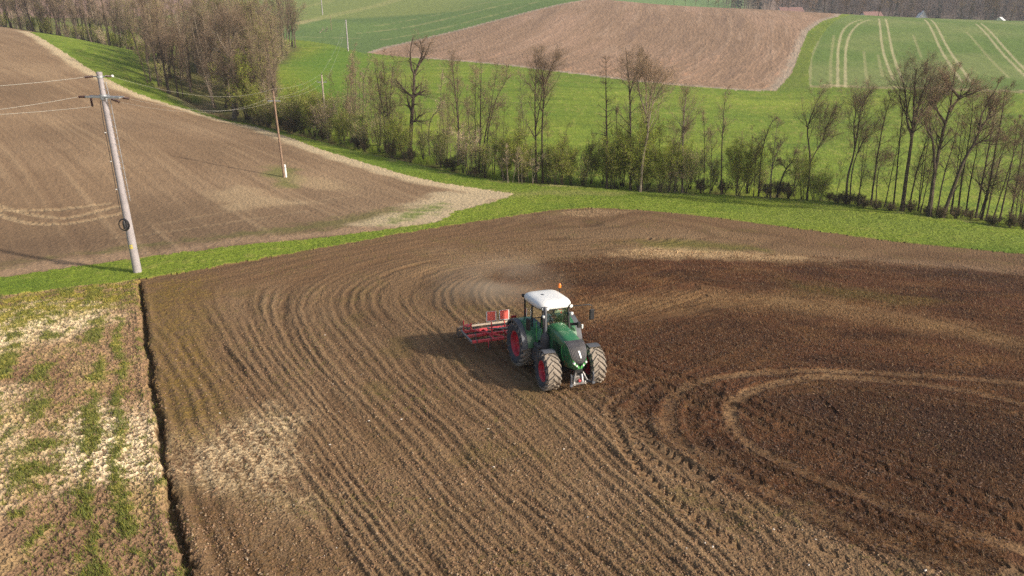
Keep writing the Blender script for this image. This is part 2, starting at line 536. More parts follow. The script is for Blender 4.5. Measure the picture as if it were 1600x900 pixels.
# ---------------- near ploughed field
def do_near():
    m = in_near & fine & (GR.ravel() > 10)
    x, y = GX[m], GY[m]
    # the passes of the cultivator, as a family of curves between three traced ones
    g = [dense(np.concatenate([q, [q[-1] + (q[-1] - q[-2]) * 3]]), 4) for q in (
        onto([(1000, 415), (880, 420), (780, 428), (738, 440), (727, 470), (790, 535), (900, 625), (1062, 785), (1180, 895)]),
        onto([(1000, 372), (820, 378), (660, 390), (540, 415), (470, 450), (462, 500), (530, 600), (640, 735), (790, 895)]),
        onto([(700, 357), (500, 393), (340, 424), (270, 448), (268, 480), (300, 530), (385, 640), (500, 790), (570, 895)]))]
    (q0, s0, k0), (q1, s1, k1), (q2, s2, k2) = (seg_dist(x, y, q, True) for q in g)
    in01 = (k0 * k1 < 0)
    L01, L12 = 8.5, 5.5
    # which side is inward: toward the first curve
    sg0 = seg_dist(np.array([g[1][20][0]]), np.array([g[1][20][1]]), g[0], True)[2][0]
    sg1 = seg_dist(np.array([g[2][20][0]]), np.array([g[2][20][1]]), g[1], True)[2][0]
    o0 = k0 * sg0 > 0; o1 = k1 * sg1 > 0; o2 = k2 * sg1 > 0
    dd = np.where(~o0, -q0, np.where(~o1, L01 * q0 / (q0 + q1 + 1e-6), np.where(~o2, L01 + L12 * q1 / (q1 + q2 + 1e-6), L01 + L12 + q2)))
    s = np.where(~o1, s0 * (q1 / (q0 + q1 + 1e-6)) + s1 * (q0 / (q0 + q1 + 1e-6)), np.where(~o2, (s1 * q2 + s2 * q1) / (q1 + q2 + 1e-6), s2))
    dd = dd + .35 * pn(x * .15, y * .15, 5) + .06 * pn(x * .8, y * .8, 6)
    # headland rows that run along the far edge
    de, se, _ = seg_dist(x, y, edge, True)
    # soft zones
    stub = onto([(745, 432), (800, 418), (900, 405), (1020, 402), (1200, 408), (1400, 412), (1600, 425), (1700, 440), (1700, 900), (1560, 900), (1330, 835), (1120, 735), (985, 655), (930, 600), (870, 540), (800, 470)])
    st = sdp(x, y, stub) + 1.3 * pn(x * .5, y * .5, 8) + .5 * pn(x * 2, y * 2, 9)
    z_stub = sstep(.8, -1.2, st)
    z_head = sstep(9, 3.5, de + 2 * pn(x * .1, y * .2, 10)) * (1 - z_stub)
    z_work = (1 - z_stub) * (1 - z_head)
    # relief
    lane = streak(dd, s, .95, .07, 11) * .55 + streak(dd, s, 2.2, .22, 12) * .55 * (.5 + pn(x * .3, y * .3, 66))
    ph_ = dd / .50 + .35 * pn(dd * .5, s * .12, 64)
    comb = np.cos(2 * math.pi * ph_) * sstep(-.6, .2, pn(dd * .7, s * .10, 65))
    gash = sstep(.45, .75, streak(dd + 40, s, .8, .10, 67)) * sstep(-.35, .25, pn(dd * 1.2, s * .5, 68))
    lane2 = streak(dd, s, 5.5, 1.6, 13)
    row2 = streak(de, se, .9, .05, 14) * .6 + streak(de, se, 3.0, .25, 15) * .4
    c1 = fbm(x * 5.5, y * 5.5, 3, 16, .6)
    c2 = fbm(x * 14, y * 14, 2, 20, .6)
    c0 = fbm(x * 2.6, y * 2.6, 2, 69, .6)
    clod = np.maximum(c1, -.08) * .062 + c2 * .032 + np.maximum(c0, 0) * .03
    z = z_work * (lane * .068 + lane2 * .015 - gash * .07 + comb * .022) + z_head * (row2 * .05 + lane * .04) + z_stub * (row2 * .07 + .02 * streak(de, se, 4.5, .35, 17))
    z = z + clod * (.65 * z_work + .55 * z_head + .7 * z_stub)
    # colours
    big = fbm(x * .12, y * .12, 4, 24)
    med = fbm(x * .9, y * .9, 4, 28)
    c = np.zeros((x.size, 3)) + np.array((.205, .140, .095))
    c = mixc(c, (.270, .200, .145), sstep(-.1, .7, big) * .8)
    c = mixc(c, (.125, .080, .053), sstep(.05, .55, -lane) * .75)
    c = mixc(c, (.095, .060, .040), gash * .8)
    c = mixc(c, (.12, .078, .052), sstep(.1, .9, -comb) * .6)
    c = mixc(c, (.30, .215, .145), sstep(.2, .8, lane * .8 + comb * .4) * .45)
    c = mixc(c, (.150, .097, .066), sstep(0, .6, med) * .5)
    c = mixc(c, (.17, .105, .068), z_head * .45)
    olive = sstep(.1, .55, fbm(x * .35 + 9, y * .35, 3, 31)) * (1 - z_stub)
    c = mixc(c, (.15, .125, .05), olive * .35)
    # dark stubble ground
    dk = np.zeros((x.size, 3)) + np.array((.108, .054, .036))
    dk = mixc(dk, (.185, .108, .060), sstep(-.05, .55, fbm(x * .25, y * .5, 3, 34)) * .8)
    dk = mixc(dk, (.048, .026, .020), sstep(-.1, .4, fbm(x * .22 + 4, y * .45, 3, 37)) * .8)
    dk = mixc(dk, (.25, .16, .085), sstep(.15, .7, row2) * .35)
    dk = dk * np.array([.98, .92, .86])
    c = c * (1 - z_stub[:, None]) + dk * z_stub[:, None]
    def blob(pts, colr, soft, amt, sd, fr=.6, wx=1.2):
        q = sdp(x, y, onto(pts)) + wx * fbm(x * fr, y * fr, 3, sd)
        return mixc(c, colr, sstep(soft, -soft, q) * amt)
    c = blob([(1190, 650), (1260, 600), (1400, 605), (1600, 650), (1700, 700), (1700, 790), (1600, 790), (1450, 740), (1300, 700)], (.045, .025, .020), 2.0, .85, 41)
    c = blob([(930, 560), (960, 500), (1100, 480), (1250, 520), (1200, 560), (1050, 580)], (.075, .040, .026), 2.0, .6, 42)
    c = blob([(770, 432), (850, 410), (960, 412), (1000, 430), (900, 445), (820, 445)], (.080, .050, .032), 1.6, .75, 43)
    c = blob([(1330, 418), (1450, 416), (1700, 440), (1700, 470), (1500, 440)], (.06, .034, .028), 1.5, .7, 44)
    # pale straw streaks
    c = blob([(960, 398), (1010, 386), (1060, 386), (1140, 393), (1260, 403), (1230, 407), (1100, 402), (1000, 402)], (.48, .36, .245), .9, .9, 45, 1.2, .9)
    c = blob([(1010, 380), (1060, 375), (1170, 385), (1200, 392), (1100, 390), (1010, 385)], (.13, .14, .035), 1.2, .7, 46)
    c = blob([(1300, 398), (1450, 408), (1700, 430), (1700, 436), (1450, 416), (1290, 404)], (.26, .18, .14), 1.6, .5, 47)
    c = blob([(900, 480), (960, 462), (1100, 452), (1250, 462), (1420, 490), (1600, 530), (1600, 545), (1380, 505), (1150, 478), (1000, 490), (920, 505)], (.30, .20, .115), 1.5, .7, 48)
    c = blob([(1230, 440), (1330, 450), (1450, 468), (1420, 476), (1250, 458)], (.15, .15, .045), 1.5, .45, 49)
    # pale chalky patches and olive band near the furrow
    for pts, cc, so, am, sd in (
        ([(430, 640), (470, 660), (450, 740), (440, 800), (380, 790), (330, 760), (275, 740), (262, 680), (320, 660)], (.60, .50, .38), 1.0, .85, 51),
        ([(225, 440), (330, 430), (330, 520), (350, 600), (330, 680), (258, 700), (240, 600), (228, 520)], (.205, .145, .048), 1.2, .9, 52),
        ([(265, 770), (420, 790), (520, 850), (540, 950), (290, 950)], (.12, .075, .042), 1.2, .95, 53),
        ([(560, 905), (400, 760), (470, 740), (620, 830), (700, 905)], (.33, .25, .185), 1.6, .35, 54),
        ([(300, 480), (420, 440), (520, 560), (470, 640), (380, 600)], (.27, .19, .135), 2.0, .4, 55),
        ([(860, 333), (930, 326), (990, 330), (960, 336), (900, 340)], (.40, .29, .20), .6, .8, 56)):
        c = blob(pts, cc, so, am * (np.clip(.55 + 1.6 * (c1 + .6 * c2) + .5 * pn(x * 1.1, y * 1.1, 57), 0, 1)), sd)
    speck = sstep(.25, .6, pn(x * 4.2, y * 4.2, 58)) * sstep(.0, .5, pn(x * .4, y * .4, 59))
    c = mixc(c, (.115, .13, .03), speck * .35 * (1 - .6 * z_stub))
    # tyre tracks: compacted pale bands, and cleated dark ones
    def track(pts, w, press, colr, amt, lug=0.0, lcol=None):
        nonlocal z, c
        pl = dense(onto(pts), 8)
        q, t, sd = seg_dist(x, y, pl, True)
        q = q + .10 * pn(x * 2.5, y * 2.5, 61)
        k = sstep(w, w * .45, q)
        z = z * (1 - k * .55) - k * press * .6 + .025 * np.exp(-((q - w * 1.1) / .15) ** 2)
        fade = .55 + .45 * sstep(-.3, .4, pn(t * .25, q * 0, 62))
        c = mixc(c, colr, k * amt * fade)
        if lug:
            a = np.sin((t + q * .9) * 2 * math.pi / .36) + .5 * c1
            kk = k * sstep(.1, .7, a)
            z = z - kk * lug
            if lcol is not None: c = mixc(c, lcol, kk * .55)
    pale = (.33, .225, .145)
    track([(1640, 640), (1480, 606), (1300, 590), (1215, 600), (1158, 620), (1140, 645), (1165, 690), (1260, 740), (1400, 793), (1640, 875)], .36, .03, pale, .8)
    track([(1640, 603), (1450, 588), (1250, 580), (1120, 592), (1062, 612), (1045, 645), (1060, 690), (1130, 735), (1300, 810), (1520, 900)], .34, .03, pale, .7)
    track([(1120, 612), (1086, 632), (1082, 665), (1110, 705), (1180, 750)], .34, .03, (.12, .075, .05), .4, .05, (.06, .036, .025))
    track([(1035, 612), (1008, 632), (1003, 655), (1018, 690), (1060, 722), (1100, 745)], .34, .03, (.12, .075, .05), .4, .05, (.06, .036, .025))
    track([(1010, 596), (965, 625), (955, 650), (985, 715), (1060, 790), (1160, 860)], .24, .03, (.30, .20, .13), .65, .04, (.09, .055, .035))
    track([(1170, 632), (1260, 680), (1370, 730), (1500, 780), (1640, 850)], .28, .02, (.14, .09, .06), .3, .05, (.07, .042, .028))
    track([(1190, 628), (1300, 672), (1420, 720), (1600, 800)], .22, .01, (.14, .09, .06), .3, .04, (.07, .042, .028))
    track([(1190, 730), (1300, 780), (1440, 840), (1600, 895)], .25, .02, (.15, .10, .065), .3, .045, (.07, .042, .028))
    track([(925, 560), (1000, 585), (1060, 615), (1100, 640)], .3, .03, (.24, .16, .10), .5, .05, (.09, .055, .035))
    track([(940, 548), (1020, 575), (1090, 600), (1170, 650), (1200, 670)], .26, .03, (.2, .13, .08), .5, .05, (.09, .055, .035))
    track([(1130, 600), (1120, 640), (1150, 690), (1240, 745), (1400, 812), (1560, 880)], .16, .02, (.13, .08, .055), .3, .045, (.06, .036, .026))
    track([(1020, 600), (985, 640), (1000, 700), (1080, 760), (1200, 820), (1330, 880)], .2, .015, (.30, .20, .13), .55, .03, (.08, .05, .034))
    track([(1230, 618), (1330, 610), (1480, 625), (1640, 660)], .2, .015, (.20, .13, .08), .4, .03, (.07, .042, .03))
    track([(1000, 500), (1200, 470), (1400, 490), (1640, 550)], .5, .02, (.25, .17, .10), .35)
    track([(880, 430), (980, 425), (1150, 440), (1350, 470), (1640, 515)], .3, .05, (.09, .055, .038), .5)
    track([(960, 425), (1100, 428), (1300, 448), (1640, 490)], .25, .04, (.09, .055, .038), .4)
    # soft darker patch beside the machine, from implement to front wheel
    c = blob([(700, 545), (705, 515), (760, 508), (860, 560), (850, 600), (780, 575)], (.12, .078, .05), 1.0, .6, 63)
    # fine tonal grain
    g = 1 + .30 * c1 + .22 * c2
    c = c * np.clip(g, .45, 1.6)[:, None]
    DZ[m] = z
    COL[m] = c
do_near()

# ---------------- weedy strip at the lower left
def do_weed():
    m = in_weed & fine & (GR.ravel() > 10)
    x, y = GX[m], GY[m]
    q, t, sd = seg_dist(x, y, ditch, True)
    # rows run beside the furrow
    rowp = streak(q, t, .62, .05, 71) * .6 + streak(q, t, 1.5, .3, 72) * .4
    c1 = fbm(x * 4.5, y * 4.5, 3, 73, .6)
    c2 = fbm(x * 12, y * 12, 2, 76, .6)
    z = rowp * .12 + np.maximum(c1, -.1) * .13 + c2 * .05
    c = np.zeros((x.size, 3)) + np.array((.27, .18, .125))
    c = mixc(c, (.165, .10, .07), sstep(-.2, .5, fbm(x * .3, y * .3, 3, 78)) * .75)
    def blob(pts, colr, soft, amt, sd, fr=.5, wx=1.3):
        k = sdp(x, y, onto(pts)) + wx * fbm(x * fr, y * fr, 3, sd)
        return sstep(soft, -soft, k) * amt
    for pts, colr, so, am, s_ in (
        ([(-60, 500), (60, 470), (190, 480), (150, 510), (60, 540), (-60, 580)], (.66, .56, .42), 1.2, 1.0, 81),
        ([(90, 660), (150, 640), (230, 650), (258, 740), (180, 760), (100, 750)], (.66, .57, .46), 1.0, 1.0, 82),
        ([(-60, 610), (30, 610), (50, 700), (20, 800), (-60, 840)], (.55, .45, .34), 1.0, .8, 83),
        ([(100, 770), (250, 780), (285, 900), (90, 900)], (.155, .10, .075), 1.2, .8, 84),
        ([(-20, 800), (60, 790), (70, 920), (-20, 920)], (.16, .105, .08), .8, .7, 85)):
        c = mixc(c, colr, blob(pts, colr, so, am, s_) * np.clip(.75 + 1.5 * (c1 + .5 * c2) + .4 * pn(x * 1.2, y * 1.2, 189), 0, 1))
    grn = np.zeros(x.size)
    # grassy lanes
    qq = q + .35 * pn(x * .25, y * .25, 86)
    lane = np.zeros(x.size)
    for q_c, w_c in ((1.15, .16), (2.15, .32), (3.75, .42), (5.35, .40), (7.1, .45), (9.0, .4), (11, .4), (13, .4)):
        lane = np.maximum(lane, sstep(w_c + .14, w_c - .16, np.abs(qq - q_c) + .22 * pn(x * 2.2, y * 2.2, 187)))
    lane = lane * sstep(-.12, .30, pn(q * .5, t * .28, 87) + .6 * pn(x * .9, y * .9, 188))
    grn = np.maximum(grn, lane * .9)
    grn = np.maximum(grn, blob([(50, 640), (90, 640), (95, 700), (80, 760), (45, 770), (40, 700)], 0, .8, 1.0, 88) * sstep(-.3, .2, pn(x * 1.3, y * 1.3, 98)))
    grn = np.maximum(grn, sstep(.3, .7, pn(x * 1.8, y * 1.8, 89)) * .55)
    c = mixc(c, (.40, .31, .17), sstep(.0, .5, fbm(x * .7 + 5, y * .35, 3, 99)) * .45)
    yel = blob([(-60, 470), (50, 455), (150, 445), (230, 435), (230, 470), (120, 490), (0, 520), (-60, 530)], 0, 1.0, .9, 90)
    c = mixc(c, (.30, .26, .055), yel * sstep(-.35, .3, pn(x * 1.3, y * 1.3, 91)))
    gc = np.zeros((x.size, 3)) + np.array((.14, .155, .05))
    gc = mixc(gc, (.28, .26, .06), sstep(-.1, .4, pn(x * .8, y * .8, 92)) * .7)
    grn = grn * sstep(-.45, .15, c1 + .2)
    c = c * (1 - grn[:, None]) + gc * grn[:, None]
    z = z + grn * .03
    c = c * np.clip(1 + .28 * c1 + .2 * c2, .5, 1.5)[:, None]
    DZ[m] = z; COL[m] = c
    return m, grn, yel
weed_mask, weed_grn, weed_yel = do_weed()

# ---------------- the open furrow that starts at the pole
def do_ditch():
    m = (in_weed | in_near) & fine & (GR.ravel() < 60)
    idx = np.nonzero(m)[0]
    x, y = GX[idx], GY[idx]
    q, t, sd = seg_dist(x, y, ditch, True)
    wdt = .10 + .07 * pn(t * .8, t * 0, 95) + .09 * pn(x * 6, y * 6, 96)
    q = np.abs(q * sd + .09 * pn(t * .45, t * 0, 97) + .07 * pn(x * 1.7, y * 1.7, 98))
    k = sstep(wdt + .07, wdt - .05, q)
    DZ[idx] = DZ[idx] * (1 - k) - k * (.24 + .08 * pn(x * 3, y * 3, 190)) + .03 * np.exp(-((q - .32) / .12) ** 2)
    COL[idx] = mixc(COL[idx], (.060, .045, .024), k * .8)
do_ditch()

# ---------------- left field
def do_left():
    m = in_left & fine
    x, y = GX[m], GY[m]
    bl = onto([(806, 303), (687, 285), (500, 233), (400, 198), (300, 173), (200, 140), (110, 88), (45, 50)])
    q, t, sd = seg_dist(x, y, dense(bl, 3), True)
    # sowing lines run up the slope
    dirv = np.array([-.62, .78])
    u = x * dirv[1] - y * dirv[0]; s = x * dirv[0] + y * dirv[1]
    bend = .004 * (s - 70) ** 2
    uu = u + bend * .3
    l1 = streak(uu, s, .45, .02, 101); l2 = streak(uu, s, 1.6, .05, 102); l3 = streak(q, t, .7, .03, 103)
    big = fbm(x * .035, y * .035, 4, 104); med = fbm(x * .3, y * .3, 4, 107)
    c1 = fbm(x * 3.4, y * 3.4, 3, 110)
    c = np.zeros((x.size, 3)) + np.array((.235, .160, .110))
    c = mixc(c, (.33, .235, .165), sstep(-.2, .5, big) * .75)
    c = mixc(c, (.155, .105, .07), sstep(.0, .6, -big) * .5)
    c = mixc(c, (.36, .26, .18), sstep(.05, .6, l1 * .5 + l2 * .5) * .45)
    c = mixc(c, (.17, .11, .075), sstep(.05, .6, -l1 * .4 - l2 * .6) * .45)
    # pale headland along its border
    hb = sstep(3.2, 1.6, q + .8 * pn(x * .3, y * .3, 111)) * sstep(-45, -10, x + 40)
    hb = sstep(3.0, 1.4, q + .6 * pn(x * .3, y * .3, 111))
    c = mixc(c, (.54, .44, .32), hb * .9)
    def blob(pts, colr, soft, amt, sd_, fr=.35, wx=1.6):
        nonlocal c
        k = sdp(x, y, onto(pts)) + wx * fbm(x * fr, y * fr, 3, sd_)
        k = sstep(soft, -soft, k) * amt
        c = mixc(c, colr, k)
        return k
    blob([(0, 433), (219, 403), (500, 371), (640, 356), (640, 345), (500, 362), (300, 384), (120, 402), (0, 416)], (.34, .235, .17), .8, .8, 112)
    blob([(-60, 418), (200, 386), (330, 370), (480, 350), (600, 326), (640, 320), (600, 345), (450, 364), (300, 378), (100, 400), (-60, 425)], (.135, .135, .05), .9, .65, 113, .8, 1.6)
    blob([(560, 350), (620, 330), (680, 300), (780, 300), (806, 303), (700, 345), (640, 356)], (.50, .41, .30), 1.2, .9, 114)
    blob([(600, 350), (640, 330), (690, 318), (690, 325), (650, 340)], (.15, .20, .05), 1.2, .9, 115, 1.0, 1.8)
    blob([(330, 300), (370, 292), (440, 308), (500, 318), (430, 322), (360, 330)], (.42, .32, .22), 1.4, .6, 116)
    blob([(415, 262), (445, 258), (470, 275), (460, 292), (430, 290)], (.16, .17, .06), 1.0, .8, 117)
    blob([(455, 272), (520, 282), (560, 295), (500, 296), (460, 290)], (.40, .30, .20), 1.2, .6, 118)
    blob([(0, 380), (120, 360), (200, 375), (60, 405), (0, 412)], (.15, .10, .07), 1.8, .6, 119)
    z = l2 * .03 + l1 * .03 + c1 * .045
    for pts in ([(-40, 318), (30, 345), (90, 350), (150, 342), (190, 333)], [(-40, 310), (40, 333), (100, 340), (150, 331), (185, 322)], [(-40, 330), (60, 328), (110, 325), (170, 318)], [(250, 350), (400, 325), (560, 305)], [(180, 372), (330, 352), (480, 330)]):
        qq, tt, _ = seg_dist(x, y, dense(onto(pts), 6), True)
        k = sstep(.42, .2, qq + .1 * pn(x, y, 191)) * (1.0 if pts[0][0] < 0 else .35)
        c = mixc(c, (.42, .32, .22), k * .5)
        z = z - k * .04 - k * .05 * sstep(.2, .8, np.sin(tt * 2 * math.pi / .55))
    c = c * np.clip(1 + .22 * c1 + .10 * med, .6, 1.4)[:, None]
    DZ[m] = z; COL[m] = c
do_left()

# ---------------- grass
def do_grass():
    m = in_grass
    x, y = GX[m], GY[m]
    r = np.hypot(x, y)
    big = fbm(x * .02, y * .03, 4, 121); med = fbm(x * .12, y * .2, 4, 124)
    sm = fbm(x * .9, y * 1.1, 3, 128); ti = fbm(x * 3.5, y * 3.5, 3, 131)
    c = np.zeros((x.size, 3)) + np.array((.135, .205, .024))
    c = mixc(c, (.20, .26, .032), sstep(-.25, .5, big) * .7)
    c = mixc(c, (.085, .155, .020), sstep(.0, .55, -med) * .6)
    c = mixc(c, (.27, .25, .075), sstep(.1, .6, sm + .4 * med) * .45)
    # mowing / contour stripes on the far slope
    stp = pn(x * .04 + y * .012, y * .55, 134)
    c = c * np.clip(1 + .22 * stp * sstep(70, 110, r) + .28 * ti * sstep(140, 60, r) + .18 * sm, .55, 1.5)[:, None]
    def blob(pts, colr, soft, amt, sd_, fr=.3, wx=1.6):
        nonlocal c
        k = sdp(x, y, onto(pts)) + wx * fbm(x * fr, y * fr, 3, sd_)
        c = mixc(c, colr, sstep(soft, -soft, k) * amt)
    blob([(770, 297), (820, 300), (850, 296), (990, 300), (960, 306), (860, 305), (800, 308)], (.27, .25, .10), 1.2, .5, 136)
    blob([(860, 285), (890, 285), (885, 291), (862, 290)], (.45, .40, .20), .7, .6, 137)
    blob([(1010, 289), (1060, 289), (1070, 296), (1020, 298)], (.25, .20, .12), .8, .4, 138)
    blob([(1120, 330), (1300, 325), (1600, 372), (1600, 390), (1350, 360), (1200, 345)], (.17, .23, .04), 2.0, .5, 139)
    blob([(455, 100), (520, 70), (580, 85), (560, 160), (470, 170)], (.085, .20, .02), 5, .5, 140)
    blob([(1210, 142), (1260, 60), (1300, 28), (1270, 75), (1262, 138)], (.12, .16, .03), 1.5, .6, 141)
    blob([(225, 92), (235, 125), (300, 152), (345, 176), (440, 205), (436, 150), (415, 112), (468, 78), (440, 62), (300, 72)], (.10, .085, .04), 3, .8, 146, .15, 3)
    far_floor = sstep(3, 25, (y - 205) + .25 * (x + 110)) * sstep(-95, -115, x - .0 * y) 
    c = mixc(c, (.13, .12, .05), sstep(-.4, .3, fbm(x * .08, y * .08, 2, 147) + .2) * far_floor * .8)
    # tan bank where the left wood meets the grass
    blob([(270, 150), (330, 160), (360, 180), (330, 178), (290, 165)], (.30, .24, .14), 1.4, .7, 142)
    # brown creek bed below the trees
    bl = onto([(240, 132), (300, 160), (360, 185), (420, 196), (480, 212), (560, 232), (640, 250), (720, 268), (800, 281), (900, 288), (1000, 296), (1100, 300), (1200, 305), (1300, 312), (1400, 326), (1500, 340), (1600, 356), (1700, 372)])
    bl = dense(bl, 3)
    q, t, sd = seg_dist(x, y, bl, True)
    cb = sstep(2.2, .6, np.abs(q * sd - 1.2) + .9 * pn(x * .5, y * .5, 143))
    c = mixc(c, (.085, .060, .035), cb * .9)
    vg = sstep(3.4, 2.0, q) * sstep(.1, .5, pn(x * .7, y * .7, 144))
    c = mixc(c, (.24, .20, .11), vg * .45)
    z = ti * .05 * sstep(200, 60, r) + sm * .06 - sstep(2.6, .4, np.abs(q * sd - 1.4)) * 1.1
    # raised turf lip at the ploughed edge
    e = np.minimum(seg_dist(x, y, edge), seg_dist(x, y, lv))
    z = z + .05 * sstep(.9, .2, e) * (1 + .5 * pn(x * 1.5, y * 1.5, 145))
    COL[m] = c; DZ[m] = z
    return bl
creek = do_grass()

# ---------------- far fields
def do_far():
    m = in_hill
    x, y = GX[m], GY[m]
    a = R(24)
    ca, sa = math.cos(a), math.sin(a)
    u = x * ca - y * sa; s = x * sa + y * ca
    bend = u + .0010 * (s - 200) ** 2
    l1 = pn(bend * .11, s * .008, 151); l2 = pn(bend * .45, s * .03, 152); l3 = pn(bend * 1.6, s * .12, 153)
    big = fbm(x * .02, y * .02, 3, 154); gr = fbm(x * 1.3, y * 1.3, 3, 157)
    c = np.zeros((x.size, 3)) + np.array((.275, .18, .125))
    c = mixc(c, (.36, .235, .175), sstep(-.1, .5, l1 * .6 + big * .5) * .7)
    c = mixc(c, (.20, .135, .105), sstep(.02, .45, -l1 * .4 - l2 * .3) * .55)
    c = mixc(c, (.40, .29, .23), sstep(.1, .6, l2) * .25)
    e = seg_dist(x, y, hf_poly)
    c = mixc(c, (.36, .31, .26), sstep(3.0, 1.2, e + .8 * pn(x * .4, y * .4, 160)) * .65)
    c = mixc(c, (.42, .23, .15), sstep(.15, .5, l3 * .6 + l1 * .4) * sstep(250, 180, y) * .5)
    c = c * np.clip(1 + .22 * l3 + .30 * gr, .5, 1.6)[:, None]
    COL[m] = c; DZ[m] = l3 * .03 + gr * .08 + l2 * .04

    m = in_wheat
    x, y = GX[m], GY[m]
    c = np.zeros((x.size, 3)) + np.array((.098, .165, .058))
    c = mixc(c, (.13, .21, .065), sstep(-.2, .5, fbm(x * .015, y * .02, 3, 161)) * .8)
    for pts, w, am in (([(460, 37), (520, 24), (590, 9), (640, -6)], 5.5, .75), ([(455, 14), (490, 8), (520, 0)], 4, .6), ([(560, 52), (640, 42), (720, 24), (800, 5)], 1.4, .45), ([(600, 62), (700, 42), (800, 16), (850, 0)], 1.2, .35), ([(590, 40), (700, 20), (790, 0)], 1.2, .35), ([(460, 58), (560, 60)], 1.5, .25)):
        q = seg_dist(x, y, onto(pts))
        c = mixc(c, (.36, .34, .19), sstep(w, w * .3, q + 1.2 * pn(x * .12, y * .12, 164)) * am)
    up = sstep(-6, 6, (y - 340) - .25 * (x + 60)) * sstep(0, -40, x + 0)
    c = mixc(c, (.20, .25, .085), up * .7)
    c = c * np.clip(1 + .12 * fbm(x * .5, y * .5, 3, 165), .7, 1.3)[:, None]
    COL[m] = c; DZ[m] = fbm(x * .4, y * .4, 2, 167) * .1

    m = in_crop
    x, y = GX[m], GY[m]
    big = fbm(x * .03, y * .03, 3, 171)
    c = np.zeros((x.size, 3)) + np.array((.105, .175, .045))
    c = mixc(c, (.19, .235, .095), sstep(-.2, .4, big) * .6)
    q0 = seg_dist(x, y, onto([(1262, 138), (1300, 137), (1400, 140), (1500, 143), (1640, 146)]))
    c = mixc(c, (.27, .235, .14), sstep(4.5, 1.5, q0 + .7 * pn(x * .3, y * .3, 174)) * .7)
    c = mixc(c, (.42, .36, .24), sstep(.55, .2, np.abs(q0 - 3.5)) * .6)
    tl = [[(1309, 137), (1309, 100), (1310, 75), (1316, 50), (1330, 36), (1346, 31)], [(1321, 137), (1321, 100), (1322, 75), (1329, 52), (1343, 37), (1358, 31)],
          [(1396, 125), (1378, 70), (1373, 29)], [(1411, 128), (1392, 70), (1383, 29)],
          [(1503, 127), (1487, 105), (1465, 67), (1445, 31)], [(1518, 129), (1500, 103), (1474, 62), (1455, 31)],
          [(1640, 152), (1600, 117), (1559, 75), (1524, 37)], [(1640, 141), (1600, 107), (1562, 66), (1533, 37)]]
    for pts in tl:
        q = seg_dist(x, y, dense(onto(pts), 4))
        c = mixc(c, (.44, .41, .28), sstep(.46, .2, q + .12 * pn(x * .6, y * .6, 175)) * .62)
    for pts in ([(1298, 137), (1298, 95), (1303, 55)], [(1379, 120), (1372, 85)], [(1355, 130), (1350, 80)], [(1440, 90), (1427, 55)], [(1577, 122), (1545, 90), (1510, 50)], [(1265, 135), (1267, 90), (1285, 50)]):
        q = seg_dist(x, y, onto(pts))
        c = mixc(c, (.38, .36, .22), sstep(.5, .2, q) * .35)
    ln = pn((x * .95 - y * .1) * 1.0, (y) * .05, 177)
    c = c * np.clip(1 + .10 * ln + .14 * fbm(x * 1.2, y * 1.2, 3, 178), .7, 1.3)[:, None]
    COL[m] = c; DZ[m] = fbm(x * .5, y * .5, 2, 180) * .08

    m = far_
    x, y = GX[m], GY[m]
    a = np.arctan2(x, y)
    c = np.zeros((x.size, 3)) + np.array((.115, .085, .06))
    f = fbm(x * .006, y * .006, 3, 181)
    left = sstep(R(-10), R(-16), a + .03 * f)
    c = mixc(c, (.30, .19, .15), left)
    mid = sstep(R(19), R(16.2), a + .02 * f) * (1 - left)
    c = mixc(c, (.15, .23, .075), mid)
    pk = sstep(R(16), R(17.5), a) * sstep(R(21), R(19.5), a)
    c = mixc(c, (.33, .22, .17), pk * .7)
    COL[m] = c; DZ[m] = f * 1.0
    # not-fine parts of every field behind or beside the camera
    m = ~fine | (GR.ravel() <= 10)
    mm = m & (in_near | in_weed | in_left)
    COL[mm] = (.19, .13, .088)
do_far()
COL[in_grass] *= np.array([1.10, 1.03, 1.0])
COL[in_near] *= np.array([.93, .845, .65])
COL[in_left] *= np.array([.97, .94, .80])
COL[in_weed] *= np.array([1.10, 1.04, .84])
COL[in_hill] *= np.array([1.03, 1.02, .92])
COL[in_wheat | in_crop] *= np.array([1.15, 1.05, .9])
GZ2 = GZ + DZ
def surf_lookup(x, y):
    """height of the finished surface (nearest grid vertex)"""
    a = np.arctan2(x, y); r = np.hypot(x, y)
    i = np.clip(np.searchsorted(az, a), 1, len(az) - 1); i = np.where(np.abs(az[i - 1] - a) < np.abs(az[np.minimum(i, len(az) - 1)] - a), i - 1, i)
    j = np.clip(np.searchsorted(rr, r), 1, len(rr) - 1); j = np.where(np.abs(rr[j - 1] - r) < np.abs(rr[j] - r), j - 1, j)
    return j * len(az) + i
_gi = np.arange(GX.size).reshape(len(rr), len(az))
quads = np.stack([_gi[:-1, :-1], _gi[:-1, 1:], _gi[1:, 1:], _gi[1:, :-1]], -1).reshape(-1, 4)[:, ::-1]
reg = np.full(GX.size, 3)
for k, mk in ((0, in_near), (1, in_weed), (2, in_left), (4, in_hill), (5, in_wheat), (6, in_crop), (7, far_)):
    reg[mk] = k
fr_ = reg[quads[:, 0]]
soil_m = ground_mat("soil", 16, .30, .6, .02)
grass_m = ground_mat("turf", 22, .35, .6, .03)
farf_m = ground_mat("field_earth", 3.0, .18, .4, .05)
